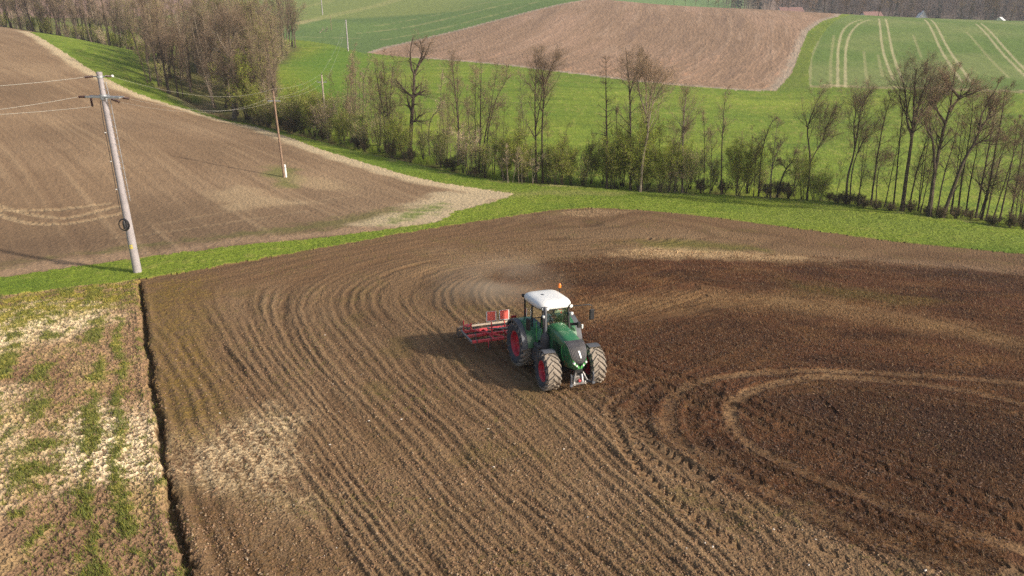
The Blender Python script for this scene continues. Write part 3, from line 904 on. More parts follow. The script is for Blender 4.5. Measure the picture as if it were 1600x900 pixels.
for k, nm, mt in ((0, "ploughed_field", soil_m), (1, "weedy_ground", soil_m), (2, "tilled_field", soil_m), (3, "meadow", grass_m), (4, "bare_hill_field", farf_m), (5, "green_wheat_field", farf_m), (6, "green_crop_field", farf_m), (7, "far_hills", farf_m)):
    qf = quads[fr_ == k]
    used, inv = np.unique(qf, return_inverse=True)
    V = np.stack([GX[used], GY[used], GZ2[used]], 1)
    o = mesh_np(nm, V, inv.reshape(-1, 4).astype(np.int32), mt, colr=COL[used], smooth=False)
    o["kind"] = "structure"
# the patch right under the camera closes the sheet
_ca = np.arange(len(az)); 
_V = np.concatenate([np.stack([GX[:len(az)], GY[:len(az)], GZ2[:len(az)]], 1), [[0, 0, 2.1]]])
_F = np.array([[i, len(az), i + 1] for i in range(len(az) - 1)] + [[len(az) - 1, len(az), 0]], dtype=np.int32)
o = mesh_np("ground", _V, _F, soil_m, colr=np.tile([.19, .13, .088], (len(_V), 1)))
o["kind"] = "structure"
# ------------------------------------------------------------------ power line
M_CONC = mat("weathered_pole", (.34, .31, .32), .75, var=.10, vscale=3, bump=.2, bscale=30)
M_WOODP = mat("brown_wood", (.24, .16, .11), .85, var=.2, vscale=4)
M_GALV = mat("galvanised_steel", (.42, .44, .47), .5, .5, var=.1)
M_INS = mat("brown_glaze", (.055, .025, .022), .3, 0, var=.1)
M_WHITEP = mat("white_plastic", (.75, .75, .72), .5, var=.05)
M_BLACKC = mat("black_sheath", (.02, .02, .022), .5, var=.1)
M_ALU = mat("aluminium_wire", (.55, .52, .45), .45, .3, var=.05)
M_YEL = mat("yellow_paint", (.60, .50, .08), .7, var=.1)

def main_pole():
    b = at(215, 425)
    Y = b[1]
    top = CAM_H - _T(113) * Y
    H = top - b[2]
    t = empty("utility_pole", b)
    tag(t, "thick grey power pole with a coiled cable on its side, nearest of the poles", "power pole", "poles of the power line")
    m = MB()
    zs = np.linspace(-.5, H, 24)
    m.tube([(0, 0, z) for z in zs], [.245 - .105 * max(z, 0) / H for z in zs], 28)
    sh = m.build("pole_shaft", [M_CONC], t, smooth=True)
    m = MB(); m.lathe([(.0, H + .02), (.15, H + .02), (.155, H - .12), (.145, H - .12)], 24, 'z'); m.build("pole_cap", [M_CONC], t, smooth=True)
    # crossarm a little below the top
    za = H - 1.32
    d = np.array([math.cos(R(12)), -math.sin(R(12)), 0])
    pr = np.array([-d[1], d[0], 0])
    if True:
        m = MB()
        for sd in (-1, 1):
            m.bar(-d * 1.05 + pr * .17 * sd + (0, 0, za), d * 1.15 + pr * .17 * sd + (0, 0, za), .06, .10)
        for k in (-1.0, -.25, .25, 1.1): m.bar(d * k - pr * .17 + (0, 0, za), d * k + pr * .17 + (0, 0, za), .05, .05)
        m.lathe([(.19, za - .13), (.21, za - .13), (.21, za + .13), (.19, za + .13)], 20, 'z', closed=True)
        m.build("crossarm", [M_GALV], t)
    m = MB()
    m.lathe([(.155, H - .30), (.175, H - .30), (.175, H - .18), (.155, H - .18)], 20, 'z', closed=True)
    m.bar((-.35, 0, H - .22), (.35, 0, H - .22), .05, .06)
    m.build("top_bracket", [M_GALV], t)
    def insul(p, q, name="insulator", n=5):
        p, q = np.array(p, float), np.array(q, float)
        m = MB()
        P, rr_ = [], []
        for i in range(n * 2 + 1):
            P.append(p + (q - p) * i / (n * 2)); rr_.append(.075 if i % 2 else .038)
        m.tube(P, rr_, 10)
        m.build(name, [M_INS], t, smooth=True)
    tops = {}
    insul((-.38, 0, H - .22), (-.85, 0, H - .26)); insul((.30, 0, H - .20), (.62, 0, H - .22), n=4)
    insul(-d * 1.15 + (0, 0, za - .02), -d * 1.65 + (0, 0, za - .04)); 
    insul(-d * .86 + (0, 0, za - .08), -d * .86 + (0, 0, za - .55))
    insul(d * .45 + (0, 0, za - .10), d * .95 + (0, 0, za - .26)); insul(d * 1.2 + (0, 0, za - .02), d * 1.6 + (0, 0, za - .06))
    # small pale cap on the top right insulator
    m = MB(); m.box((.70, 0, H - .2), (.14, .12, .14), bev=.04); m.build("clamp", [M_WHITEP], t)
    # step irons up the right side with their rail
    m = MB()
    m.tube([(.30, -.06, H - .5), (.36, -.06, H - 1.6), (.40, -.06, H * .38)], .016, 6)
    m.build("safety_rail", [M_GALV], t)
    z = H * .40
    k = 0
    while z < H - .5:
        m = MB()
        rad = .245 - .105 * z / H
        m.tube([(rad - .04, -.06, z), (rad + .22, -.06, z), (rad + .22, -.06, z + .05)], .011, 5)
        m.build("step_iron", [M_GALV], t)
        z += .34
    # down cable, clips and the hanging coil with its closure
    m = MB()
    m.tube([(-.16, -.14, H - 1.5), (-.21, -.16, H - 2.6), (-.24, -.12, H * .62), (-.25, -.12, H * .46), (-.22, -.20, H * .34)], .016, 6)
    m.build("down_cable", [M_BLACKC], t, smooth=True)
    for zz in (H * .72, H * .58, H * .44):
        m = MB(); m.box((-.235, -.10, zz), (.09, .12, .05), bev=.01); m.build("clip", [M_WHITEP], t)
    zc = 3.05
    co = empty("tmp"); bpy.data.objects.remove(co)
    m = MB()
    rc = random.Random(2)
    for k in range(5):
        a = np.linspace(0, 2 * math.pi, 41)
        rr_ = .34 + rc.uniform(-.03, .03)
        m.tube(np.stack([-.12 + rr_ * .86 * np.cos(a), np.full(41, -.27 + rc.uniform(-.03, .03)), zc + rr_ * np.sin(a)], 1), .018, 6, cap=False)
    coil = m.build("cable_coil", [M_BLACKC], t, smooth=True)
    m = MB()
    m.lathe([(0, zc - .24), (.085, zc - .24), (.09, zc - .1), (.09, zc + .16), (.06, zc + .24), (0, zc + .25)], 16, 'z', c=(-.08, -.30, 0))
    m.build("splice_case", [M_BLACKC], t, smooth=True)
    # yellow mark
    m = MB()
    a = np.linspace(R(-110), R(-60), 7)
    for k, (z0, z1) in enumerate(((1.55, 1.68), (1.72, 1.80))):
        V = []
        rad = .245 - .105 * z0 / H + .003
        for q in a: V += [(rad * math.cos(q), rad * math.sin(q), z0 + .02 * math.sin(q * 20)), (rad * math.cos(q), rad * math.sin(q), z1 + .02 * math.sin(q * 31))]
        m.add(V, [(2 * i, 2 * i + 2, 2 * i + 3, 2 * i + 1) for i in range(6)])
    m.build("paint_mark", [M_YEL], t)
    W = lambda v: np.array(b) + np.array(v)
    return {"top_l": W((-.87, 0, H - .26)), "top_r": W((.66, 0, H - .22)), "arm_l": W(-d * 1.68 + (0, 0, za - .04)), "arm_m": W(-d * .86 + (0, 0, za - .55)), "arm_r1": W(d * .97 + (0, 0, za - .26)), "arm_r2": W(d * 1.62 + (0, 0, za - .06)), "H": H}
PA = main_pole()

def wooden_pole(bpx, top_py, top_dx, label, r0=.13, mat_=None, arm=.62, name="utility_pole", arm_dz=.95, w=.5):
    b = at(*bpx) if len(bpx) == 2 else np.array(bpx, float)
    H = CAM_H - _T(top_py) * b[1] - b[2]
    t = empty(name, b)
    tag(t, label, "power pole", "poles of the power line")
    m = MB()
    lean = top_dx
    P = [(lean * (z / H), 0, z) for z in np.linspace(-.3, H, 12)]
    m.tube(P, np.linspace(r0, r0 * .72, 12), 12)
    m.build("pole_shaft", [mat_ or M_WOODP], t, smooth=True)
    ends = []
    if arm:
        z = H - arm_dz
        m = MB(); m.bar((lean - arm, 0, z), (lean + arm, 0, z), .08, .10); m.build("crossarm", [M_GALV], t)
        for k in (-1, 1):
            m = MB(); m.tube([(lean + k * arm * .92, 0, z + .05), (lean + k * arm * .92, 0, z + .12), (lean + k * arm * .92, 0, z + .26)], [.03, .05, .035], 8); m.build("insulator", [M_INS], t)
            ends.append(b + np.array([lean + k * arm * .92, 0, z + .26]))
    m = MB(); m.tube([(lean, 0, H - .05), (lean, 0, H + .06), (lean, 0, H + .2)], [.03, .055, .03], 8); m.build("insulator", [M_INS], t)
    ends.append(b + np.array([lean, 0, H + .18]))
    return b, ends
b2, E2 = wooden_pole((444, 277), 142, -.15, "brown wooden power pole standing in the left field with a white post at its foot", .12)
# white post at its foot, in its own patch of grass
t = empty("marker_post", at(447, 277)); tag(t, "short white plastic post at the foot of the brown wooden pole", "marker post")
m = MB(); m.lathe([(.0, 1.32), (.06, 1.30), (.10, 1.22), (.105, 0), (.105, -.1)], 16, 'z'); m.build("post_body", [M_WHITEP], t, smooth=True)
m = MB(); m.lathe([(.108, .95), (.112, .95), (.112, 1.02), (.108, 1.02)], 16, 'z', closed=True); m.build("band", [M_GALV], t)
b3, E3 = wooden_pole((511, 214), 117, 0, "thin grey-brown power pole with a crossarm, rising from the hedge", .15, mat("grey_wood", (.36, .30, .24), .85, var=.15, vscale=4))
b4, E4 = wooden_pole((544, 80), 31, 0, "pale white power pole on the meadow edge below the green wheat field", .22, M_CONC, 0)
b5, E5 = wooden_pole((504, 23), -8, 0, "farthest pale power pole in the green field at the top of the picture", .22, M_CONC, 0)
b6, E6 = wooden_pole((518, 47), 25, 0, "faint thin wooden pole in the wheat field left of the white pole", .10, M_WOODP, 0)

def wire(a, b, sag, label, r=.011, name="power_cable"):
    a, b = np.array(a, float), np.array(b, float)
    t = np.linspace(0, 1, 25)[:, None]
    P = a * (1 - t) + b * t; P[:, 2] -= (4 * t * (1 - t))[:, 0] * sag
    m = MB(); m.tube(P, r, 4, cap=False)
    o = m.build(name, [M_ALU]); 
    o.location = (0, 0, 0)
    tag(o, label, "cable", "wires of the power line")
def offscreen(p, px, py, ext=1.35):
    """far end beyond the left frame edge, level with the wire's course"""
    d = ray(px, py)
    # the wire keeps roughly its distance from the camera plane
    Y = p[1] * .93
    q = np.array([d[0] / d[1] * Y, Y, CAM_H + d[2] / d[1] * Y])
    return p + (q - p) * ext * 2.2
wire(PA["top_l"], offscreen(PA["top_l"], 0, 127), .25, "topmost pale wire running left from the near grey pole", .011)
wire(PA["arm_l"], offscreen(PA["arm_l"], 0, 164), .25, "upper of two pale wires running left from the grey pole's crossarm", .010)
wire(PA["arm_m"], offscreen(PA["arm_m"], 0, 172), .25, "lower of two pale wires running left from the grey pole's crossarm", .010)
wire(PA["top_r"], E2[2], .9, "top wire from the near grey pole to the top of the brown pole", .006)
wire(PA["arm_r1"], E2[0], .9, "left lower wire from the grey pole to the brown wooden pole", .006)
wire(PA["arm_r2"], E2[1], .9, "right lower wire from the grey pole to the brown wooden pole", .006)
for a_, b_, nm in ((E2[0], E3[0], "left"), (E2[1], E3[1], "right"), (E2[2], E3[2], "top")):
    wire(a_, b_, .5, nm + " wire between the brown wooden pole and the thin hedge pole", .007)
wire(E3[2], E4[0], 1.2, "upper wire climbing from the thin hedge pole to the white pole on the meadow", .010)
wire(E3[1], E4[0] - (0, 0, .8), 1.2, "lower wire climbing from the thin hedge pole to the white pole on the meadow", .010)
# ------------------------------------------------------------------ tractor
DUST = (.30, .235, .17)
M_GREEN = mat("green_paint", (.030, .150, .060), .38, var=.12, vscale=1.2, dust=((.17, .26, .14), .55), coat=.4)  # pale green overlay in the dust slot paints the hood's glossy sheen into the colour
M_GREENL = mat("light_green_trim", (.10, .42, .10), .4, var=.06)
M_HOODT = M_GREEN
M_DARK = mat("dark_grey_plastic", (.075, .072, .078), .6, var=.15, dust=((.12, .10, .085), .35))
M_FENDER = mat("fender_grey", (.095, .10, .115), .6, var=.12, dust=((.16, .14, .12), .35))
M_BLACK = mat("black_metal", (.018, .018, .020), .55, var=.2, dust=((.07, .055, .045), .3))
M_RED = mat("red_rim_paint", (.62, .03, .06), .45, var=.12, dust=((.30, .17, .13), .45))
M_RUB = mat("tyre_rubber", (.055, .062, .075), .85, var=.2, dust=((.16, .135, .11), .45))
M_MUD = mat("muddy_tread", (.29, .245, .195), .95, var=.22, vscale=9, bump=.3)
M_WHITE = mat("white_roof_paint", (.80, .80, .78), .4, var=.03, vscale=2, dust=((.62, .58, .50), .35))
M_IRED = mat("red_implement_paint", (.66, .06, .07), .5, var=.15, vscale=5, dust=((.42, .24, .19), .35))
M_STEEL = mat("worn_steel", (.24, .23, .22), .45, .6, var=.2, dust=((.3, .22, .16), .3))
M_TINE = mat("dusty_tine_steel", (.14, .12, .105), .6, .3, var=.2)
M_SKIN = mat("skin", (.48, .27, .19), .6, var=.04)
M_CLOTH = mat("dark_blue_overall", (.035, .055, .09), .9, var=.15)
M_HAIR = mat("brown_hair", (.05, .03, .02), .9)
M_ORANGE = mat("orange_lens", (.85, .22, .03), .25, var=.04)
M_LENS = mat("lamp_lens", (.80, .82, .80), .12, 0, spec=.8, var=.03)
M_CHROME = mat("bright_mark", (.70, .72, .74), .3, .3, var=.02)
def glass_mat():
    m, n, b = new_mat("tinted_cab_glass")
    out = n.nodes["Material Output"]
    tr = n.nodes.new("ShaderNodeBsdfTransparent"); tr.inputs[0].default_value = (.80, .93, .80, 1)
    gl = n.nodes.new("ShaderNodeBsdfGlossy"); gl.inputs["Roughness"].default_value = .03; gl.inputs[0].default_value = (.8, .9, .85, 1)
    fr = n.nodes.new("ShaderNodeFresnel"); fr.inputs[0].default_value = 1.5
    nz = n.nodes.new("ShaderNodeTexNoise"); nz.inputs["Scale"].default_value = 3
    ad = n.nodes.new("ShaderNodeMath"); ad.operation = 'MULTIPLY_ADD'; ad.inputs[1].default_value = .12; 
    n.links.new(nz.outputs["Fac"], ad.inputs[0]); n.links.new(fr.outputs[0], ad.inputs[2])
    mx = n.nodes.new("ShaderNodeMixShader")
    n.links.new(ad.outputs[0], mx.inputs[0]); n.links.new(tr.outputs[0], mx.inputs[1]); n.links.new(gl.outputs[0], mx.inputs[2])
    n.links.new(mx.outputs[0], out.inputs[0])
    return m
M_GLASS = glass_mat()

WB = 2.95
HEAD = R(21)
hd = np.array([math.sin(HEAD), -math.cos(HEAD)])
lf_ = np.array([math.cos(HEAD), math.sin(HEAD)])
TR_POS = np.array([1.30, 28.0])          # rear axle, on the ground
# stand it on the slope it is on
zr = float(ground(*TR_POS)); zf = float(ground(*(TR_POS + hd * WB)))
zl = float(ground(*(TR_POS + lf_))); zrr = float(ground(*(TR_POS - lf_)))
fx = Vector((hd[0] * WB, hd[1] * WB, zf - zr)).normalized()
fy = Vector((lf_[0] * 2, lf_[1] * 2, zl - zrr)).normalized()
fz = fx.cross(fy).normalized(); fy = fz.cross(fx)
TM = Matrix.Translation((TR_POS[0], TR_POS[1], zr - .02)) @ Matrix.Scale(.92, 4) @ Matrix(((fx[0], fy[0], fz[0], 0), (fx[1], fy[1], fz[1], 0), (fx[2], fy[2], fz[2], 0), (0, 0, 0, 1)))

tractor = empty("tractor")
tractor.matrix_world = TM
tag(tractor, "green tractor with a white roof and red wheel rims working the brown field", "tractor")

def wheel(name, x, y, Rr, W, rimr, side, steer=0.0, lugs=20):
    """axis along y; side=+1 means its outer face looks to +y"""
    w = empty(name, (x, y, Rr), (0, 0, steer)); w.parent = tractor
    h = W / 2
    m = MB()
    sw = (Rr - rimr)
    prof = [(rimr, -h * .72), (rimr + .06, -h * .86), (rimr + sw * .45, -h * 1.02), (Rr - .12, -h * .95), (Rr - .055, -h * .78), (Rr - .04, -h * .3), (Rr - .035, 0),
            (Rr - .04, h * .3), (Rr - .055, h * .78), (Rr - .12, h * .95), (rimr + sw * .45, h * 1.02), (rimr + .06, h * .86), (rimr, h * .72)]
    mis = [0, 0, 0, 0, 1, 1, 1, 1, 0, 0, 0, 0]
    m.lathe(prof, 64, 'y', mis=mis)
    # cleats: bars from the shoulder sweeping to the centre line
    for s in (-1, 1):
        for k in range(lugs):
            a0 = 2 * math.pi * (k + (.5 if s > 0 else 0)) / lugs
            nseg = 5
            V = []
            for i in range(nseg + 1):
                t = i / nseg
                yy = s * h * (1.0 - 1.06 * t)
                aa = a0 + .33 * (1.0 / Rr) * 1.0 * (t ** .8) * 1.15
                rt = Rr - (.075 if t < .02 else 0.0) + (.012 if .15 < t < .9 else 0)
                rb_ = Rr - .13 if t < .02 else Rr - .07
                hw = (.050 if t < .3 else .040) / Rr
                for da, r_ in ((-hw * 1.25, rb_), (-hw, rt), (hw, rt), (hw * 1.25, rb_)):
                    V.append((r_ * math.cos(aa + da), yy, r_ * math.sin(aa + da)))
            F = []
            for i in range(nseg):
                for q in range(3):
                    F.append((i * 4 + q, i * 4 + q + 1, i * 4 + q + 5, i * 4 + q + 4))
            F.append((0, 1, 2, 3)); F.append((nseg * 4, nseg * 4 + 1, nseg * 4 + 2, nseg * 4 + 3))
            m.add(V, F, 1)
    m.build("tyre", [M_RUB, M_MUD], w, smooth=True, angle=40)
    # rim
    m = MB()
    o = side
    prof = [(rimr + .015, -o * h * .74), (rimr + .015, -o * h * .60), (rimr - .05, -o * h * .5), (rimr - .05, o * h * .5), (rimr + .015, o * h * .62), (rimr + .025, o * h * .78), (rimr - .01, o * h * .78), (rimr - .055, o * h * .60), (rimr - .075, o * h * .25), (rimr * .62, o * h * .10), (rimr * .42, o * h * .16), (0.0, o * h * .16)]
    m.lathe(prof, 48, 'y')
    m.build("rim", [M_RED], w, smooth=True, angle=30)
    m = MB()
    m.lathe([(.0, o * (h * .16 + .16)), (.085, o * (h * .16 + .15)), (.12, o * (h * .16 + .05)), (.19, o * (h * .16 + .03)), (.19, o * h * .1)], 20, 'y')
    for k in range(8):
        a = 2 * math.pi * k / 8
        m.lathe([(.0, o * (h * .16 + .05)), (.02, o * (h * .16 + .05)), (.022, o * (h * .16))], 6, 'y', c=(rimr * .36 * math.cos(a), 0, rimr * .36 * math.sin(a)))
    m.build("hub", [M_RED], w, smooth=True, angle=30)
    return w
ST = R(3)
wheel("rear_wheel", 0, -1.05, 1.03, .78, .56, -1)
wheel("rear_wheel", 0, 1.05, 1.03, .78, .56, 1)
wheel("front_wheel", WB, -1.03, .82, .68, .43, -1, -ST, 18)
wheel("front_wheel", WB, 1.03, .82, .68, .43, 1, -ST, 18)

def arc_shell(m, cx, cz, r0, y0, y1, a0, a1, th=.03, n=18, mi=0, r1=None, lip=0.0):
    V = []
    for i in range(n + 1):
        a = a0 + (a1 - a0) * i / n
        rr_ = r0 if r1 is None else r0 + (r1 - r0) * i / n
        for (yy, q) in ((y0, 0), (y1, 0), (y1 , th), (y0, th)):
            V.append((cx + (rr_ + q) * math.cos(a), yy, cz + (rr_ + q) * math.sin(a)))
    F = []
    for i in range(n):
        for k in range(4):
            k2 = (k + 1) % 4
            F.append((i * 4 + k, i * 4 + k2, i * 4 + 4 + k2, i * 4 + 4 + k))
    F.append((0, 1, 2, 3)); F.append((n * 4 + 3, n * 4 + 2, n * 4 + 1, n * 4))
    m.add(V, F, mi)
for s in (-1, 1):
    # rear fender: green top and inner cheek, grey outer edge
    f = empty("rear_fender", (0, 0, 0)); f.parent = tractor
    m = MB()
    y0, y1 = sorted((s * .60, s * 1.20))
    arc_shell(m, 0.02, 1.03, 1.135, y0, y1, R(8), R(158), .03, 22)
    V, F = [], []
    n = 18
    for i in range(n + 1):
        a = R(-5) + R(158) * i / n
        V += [(.02 + 1.13 * math.cos(a), s * .62, 1.03 + 1.13 * math.sin(a)), (.02 + .50 * math.cos(a), s * .60, 1.03 + .30 * math.sin(a))]
    for i in range(n): F.append((2 * i, 2 * i + 1, 2 * i + 3, 2 * i + 2))
    m.add(V, F)
    # slanting cheek from the wheel top to the cab side
    m.add([(1.02, s * .66, 1.62), (.55, s * .74, 2.06), (-.5, s * .74, 2.06), (-.5, s * .66, 1.4), (1.0, s * .66, 1.2)], [(0, 1, 2, 3), (0, 3, 4)])
    m.build("inner_panel", [M_GREEN], f, smooth=True, angle=40)
    m = MB()
    y0, y1 = sorted((s * 1.205, s * 1.44))
    arc_shell(m, 0.02, 1.03, 1.12, y0, y1, R(6), R(150), .035, 22)
    y0, y1 = sorted((s * 1.405, s * 1.44))
    arc_shell(m, 0.02, 1.03, 1.06, y0, y1, R(6), R(150), .06, 22)
    m.build("outer_edge", [M_FENDER], f, smooth=True, angle=40)
    m = MB(); m.box((-.62, s * 1.2, 2.10), (.07, .26, .12), bev=.02); m.build("tail_light", [mat("red_lens", (.35, .02, .02), .3) if s < 0 else bpy.data.materials["red_lens"]], f)
    # front fender
    f = empty("front_fender", (WB, s * 1.03, .82), (0, 0, -ST)); f.parent = tractor
    m = MB()
    arc_shell(m, 0, 0, .875, -.25, .27 if s > 0 else .25, R(76), R(150), .02, 14)
    arc_shell(m, 0, 0, .845, *( (.245, .27) if s > 0 else (-.27, -.245)), R(76), R(150), .045, 14)
    m.build("fender_shell", [M_FENDER], f, smooth=True, angle=40)
    m = MB(); m.bar((0, -s * .27, .895), (0, -s * .45, .1), .05, .05); m.build("bracket", [M_BLACK], f)

# --- chassis
m = MB()
m.box((1.45, 0, .98), (3.2, .52, .52), bev=.06)
m.box((.05, 0, 1.0), (.9, .9, .62), bev=.08)
m.box((2.95, 0, .80), (.32, 1.35, .24), bev=.05)
m.box((0, 0, 1.03), (.3, 1.5, .3), bev=.05)
m.tube([(2.95, -.72, .8), (2.95, .72, .8)], .13, 12)
m.bar((2.7, -.55, .78), (2.7, .55, .78), .06, .06)
m.box((2.3, 0, 1.15), (1.5, .6, .35), bev=.05)
m.box((3.3, 0, .98), (.9, .42, .34), bev=.05)
m.build("chassis", [M_BLACK], tractor)
# --- right side tank block and steps, left side tank and steps
for s in (-1, 1):
    m = MB()
    m.box((1.30, s * .74, .92), (.95, .46, .72), bev=.09)
    m.box((1.42, s * .78, 1.36), (.62, .36, .18), bev=.05)
    m.box((1.25, s * .985, .92), (.75, .03, .5), bev=.01)
    m.build("fuel_tank" if s > 0 else "battery_box", [M_DARK], tractor)
    m = MB()
    for k, z in enumerate((.45, .72, 1.0)):
        m.box((1.72 - .03 * k, s * (1.02 - .05 * k), z), (.40, .22, .035), bev=.01)
    for x in (1.53, 1.93): m.bar((x, s * 1.08, .40), (x - .06, s * .9, 1.2), .04, .04)
    m.build("steps", [M_BLACK], tractor)

# --- hood: loft of cross-sections
def hood_sections():
    X = [1.42, 1.60, 2.1, 2.6, 3.0, 3.22]
    top = [2.32, 2.34, 2.31, 2.25, 2.18, 2.12]
    hw = [.45, .46, .455, .45, .44, .43]
    bot = [1.25, 1.22, 1.20, 1.18, 1.16, 1.14]
    return list(zip(X, top, hw, bot))
m = MB()
secs = hood_sections()
NP = 19
V = []
for (x, tz, w, bz) in secs:
    for i in range(NP):
        t = i / (NP - 1) * 2 - 1                      # -1..1 across
        # super-ellipse top with nearly flat crown
        a = t * math.pi / 2
        yy = w * math.copysign(abs(math.sin(a)) ** .55, math.sin(a))
        zz = bz + (tz - bz) * (abs(math.cos(a)) ** .30 if abs(t) < 1 else 0)
        V.append((x, yy, zz))
F = []
for j in range(len(secs) - 1):
    for i in range(NP - 1):
        F.append((j * NP + i, j * NP + i + 1, (j + 1) * NP + i + 1, (j + 1) * NP + i))
F.append(list(range(NP))[::-1])
m.add(V, F)
# nose: a ribbon that follows the front profile, with side cheeks back to the last section
prof = [(3.22, 2.12, .425), (3.42, 2.07, .415), (3.62, 1.96, .40), (3.75, 1.80, .38), (3.83, 1.60, .345), (3.87, 1.38, .30), (3.87, 1.20, .255), (3.82, 1.06, .20)]
V = []
for (x, z, w) in prof:
    for i in range(9):
        t = i / 8 * 2 - 1
        V.append((x - .10 * abs(t) ** 3, t * w, z - .02 * t * t))
F = []
for j in range(len(prof) - 1):
    for i in range(8): F.append((j * 9 + i, (j + 1) * 9 + i, (j + 1) * 9 + i + 1, j * 9 + i + 1))
b0 = len(V)
for (x, z, w) in prof:
    zz = max(1.06, min(z, 2.12)) 
    V += [(3.22, -.43, zz - .02), (3.22, .43, zz - .02)]
for j in range(len(prof) - 1):
    F.append((j * 9, b0 + 2 * j, b0 + 2 * (j + 1), (j + 1) * 9))
    F.append((j * 9 + 8, (j + 1) * 9 + 8, b0 + 2 * (j + 1) + 1, b0 + 2 * j + 1))
m.add(V, F)
hood = m.build("hood", [M_GREEN], tractor, smooth=True, angle=38)
# side louvre and moulded line on the hood flanks
for s in (-1, 1):
    m = MB()
    for k in range(6):
        m.bar((2.15 + k * .13, s * .462, 1.45), (2.22 + k * .13, s * .462, 1.85), .035, .018, up=(0, 1, 0))
    m.build("side_vent", [M_BLACK], hood)
    m = MB()
    m.tube([(3.20, s * .438, 2.0), (3.02, s * .448, 1.85), (2.98, s * .448, 1.55), (3.2, s * .438, 1.25)], .018, 6)
    m.build("side_crease", [M_GREENL], hood)
# grille shield, 6 mm proud of the nose, wide at the top, pointed below
def nose_pt(u, v):
    """u -1..1 across the nose ribbon, v 0..1 down the profile"""
    f = v * (len(prof) - 1); i = min(int(f), len(prof) - 2); w_ = f - i
    a, b = prof[i], prof[i + 1]
    x, z, w = (a[q] * (1 - w_) + b[q] * w_ for q in range(3))
    nx, nz = (b[1] - a[1]), -(b[0] - a[0])
    L = math.hypot(nx, nz); nx, nz = -nx / L, -nz / L
    if nx < 0: nx, nz = -nx, -nz
    return np.array([x - .10 * abs(u) ** 3, u * w, z - .02 * u * u]), np.array([nx, 0, nz])
m = MB()
V, F = [], []
rows = 22
vs = np.linspace(.0, .84, rows)
for v in vs:
    uw = 1.0 if v < .55 else 1.0 - 1.0 * ((v - .55) / .295) ** 1.5
    uw = max(uw, .05)
    for i in range(41):
        u = (i / 40 * 2 - 1) * uw
        p, nr = nose_pt(u, v)
        rib = .012 + (.012 if (i % 3 == 0) else 0)
        V.append(p + nr * rib)
for j in range(rows - 1):
    for i in range(40): F.append((j * 41 + i, (j + 1) * 41 + i, (j + 1) * 41 + i + 1, j * 41 + i + 1))
m.add(V, F)
grille = m.build("grille", [M_DARK], hood)
m = MB()
V = []
for v, u0, u1 in ((.40, -.10, .02), (.47, -.08, .08), (.55, -.02, .16), (.60, .02, .20)):
    for u in (u0, u1):
        p, nr = nose_pt(u, v); V.append(p + nr * .030)
m.add(V, [(0, 2, 3, 1), (2, 4, 5, 3), (4, 6, 7, 5)])
m.build("emblem", [M_CHROME], grille)
cu = bpy.data.curves.new("lettering", 'FONT'); cu.body = "FENDT"; cu.size = .085; cu.extrude = .003; cu.align_x = 'CENTER'; cu.resolution_u = 2
tmpo = bpy.data.objects.new("lettering", cu); col.objects.link(tmpo)
dg = bpy.context.evaluated_depsgraph_get(); dg.update()
lme = bpy.data.meshes.new_from_object(tmpo.evaluated_get(dg)); bpy.data.objects.remove(tmpo)
lme.materials.clear(); lme.materials.append(M_STEEL)
lo = bpy.data.objects.new("lettering", lme); col.objects.link(lo); lo.parent = grille
p, nr = nose_pt(0, .66)
p = p + nr * .028
ax = Vector((0, 1, 0)); az_ = Vector(nr); ay = az_.cross(ax)
lo.matrix_local = Matrix.Translation(p) @ Matrix(((ax[0], ay[0], az_[0], 0), (ax[1], ay[1], az_[1], 0), (ax[2], ay[2], az_[2], 0), (0, 0, 0, 1)))
# headlights in a V of bright green
m = MB()
for s in (-1, 1):
    m.add([(3.81, s * .325, 1.50), (3.87, s * .30, 1.45), (3.90, s * .03, 1.22), (3.90, s * .03, 1.12), (3.88, s * .25, 1.30), (3.82, s * .30, 1.36)], [(0, 1, 2, 3, 4, 5)])
m.build("chin_trim", [M_GREENL], hood)
for s in (-1, 1):
    for (y, z, r_) in ((.265, 1.37, .05), (.15, 1.25, .045)):
        m = MB(); m.lathe([(0, 3.905), (r_ * .8, 3.90), (r_, 3.88), (r_ * 1.1, 3.82)], 14, 'x', c=(0, s * y, z)); m.build("headlight", [M_LENS], hood, smooth=True)
# --- front linkage
link = empty("front_linkage", (0, 0, 0)); link.parent = tractor
m = MB()
m.box((3.72, 0, .62), (.30, .46, .34), bev=.04)
m.box((3.86, 0, .46), (.16, .70, .08), bev=.02)
for s in (-1, 1): m.bar((3.75, s * .25, .82), (3.93, s * .25, .42), .07, .05)
m.build("frame", [M_STEEL], link)
for s in (-1, 1):
    m = MB()
    m.tube([(3.75, s * .33, .55), (4.0, s * .46, .50), (4.10, s * .50, .66), (4.12, s * .50, .92), (4.05, s * .50, 1.0)], [.05, .05, .045, .035, .02], 8)
    m.tube([(4.12, s * .44, .52), (4.12, s * .56, .52)], .06, 10)
    m.build("lift_arm", [M_FENDER], link, smooth=True)
    m = MB(); m.tube([(3.80, s * .16, .92), (3.95, s * .30, .60)], .04, 8); m.build("lift_cylinder", [M_STEEL], link)
m = MB(); m.lathe([(0, 3.97), (.055, 3.96), (.06, 3.88), (.06, 3.82)], 12, 'x', c=(0, -.03, .60)); m.build("coupling", [M_RED], link)
m = MB(); m.bar((3.88, .08, .88), (3.96, .10, .55), .06, .05); m.build("top_link", [M_CHROME], link)

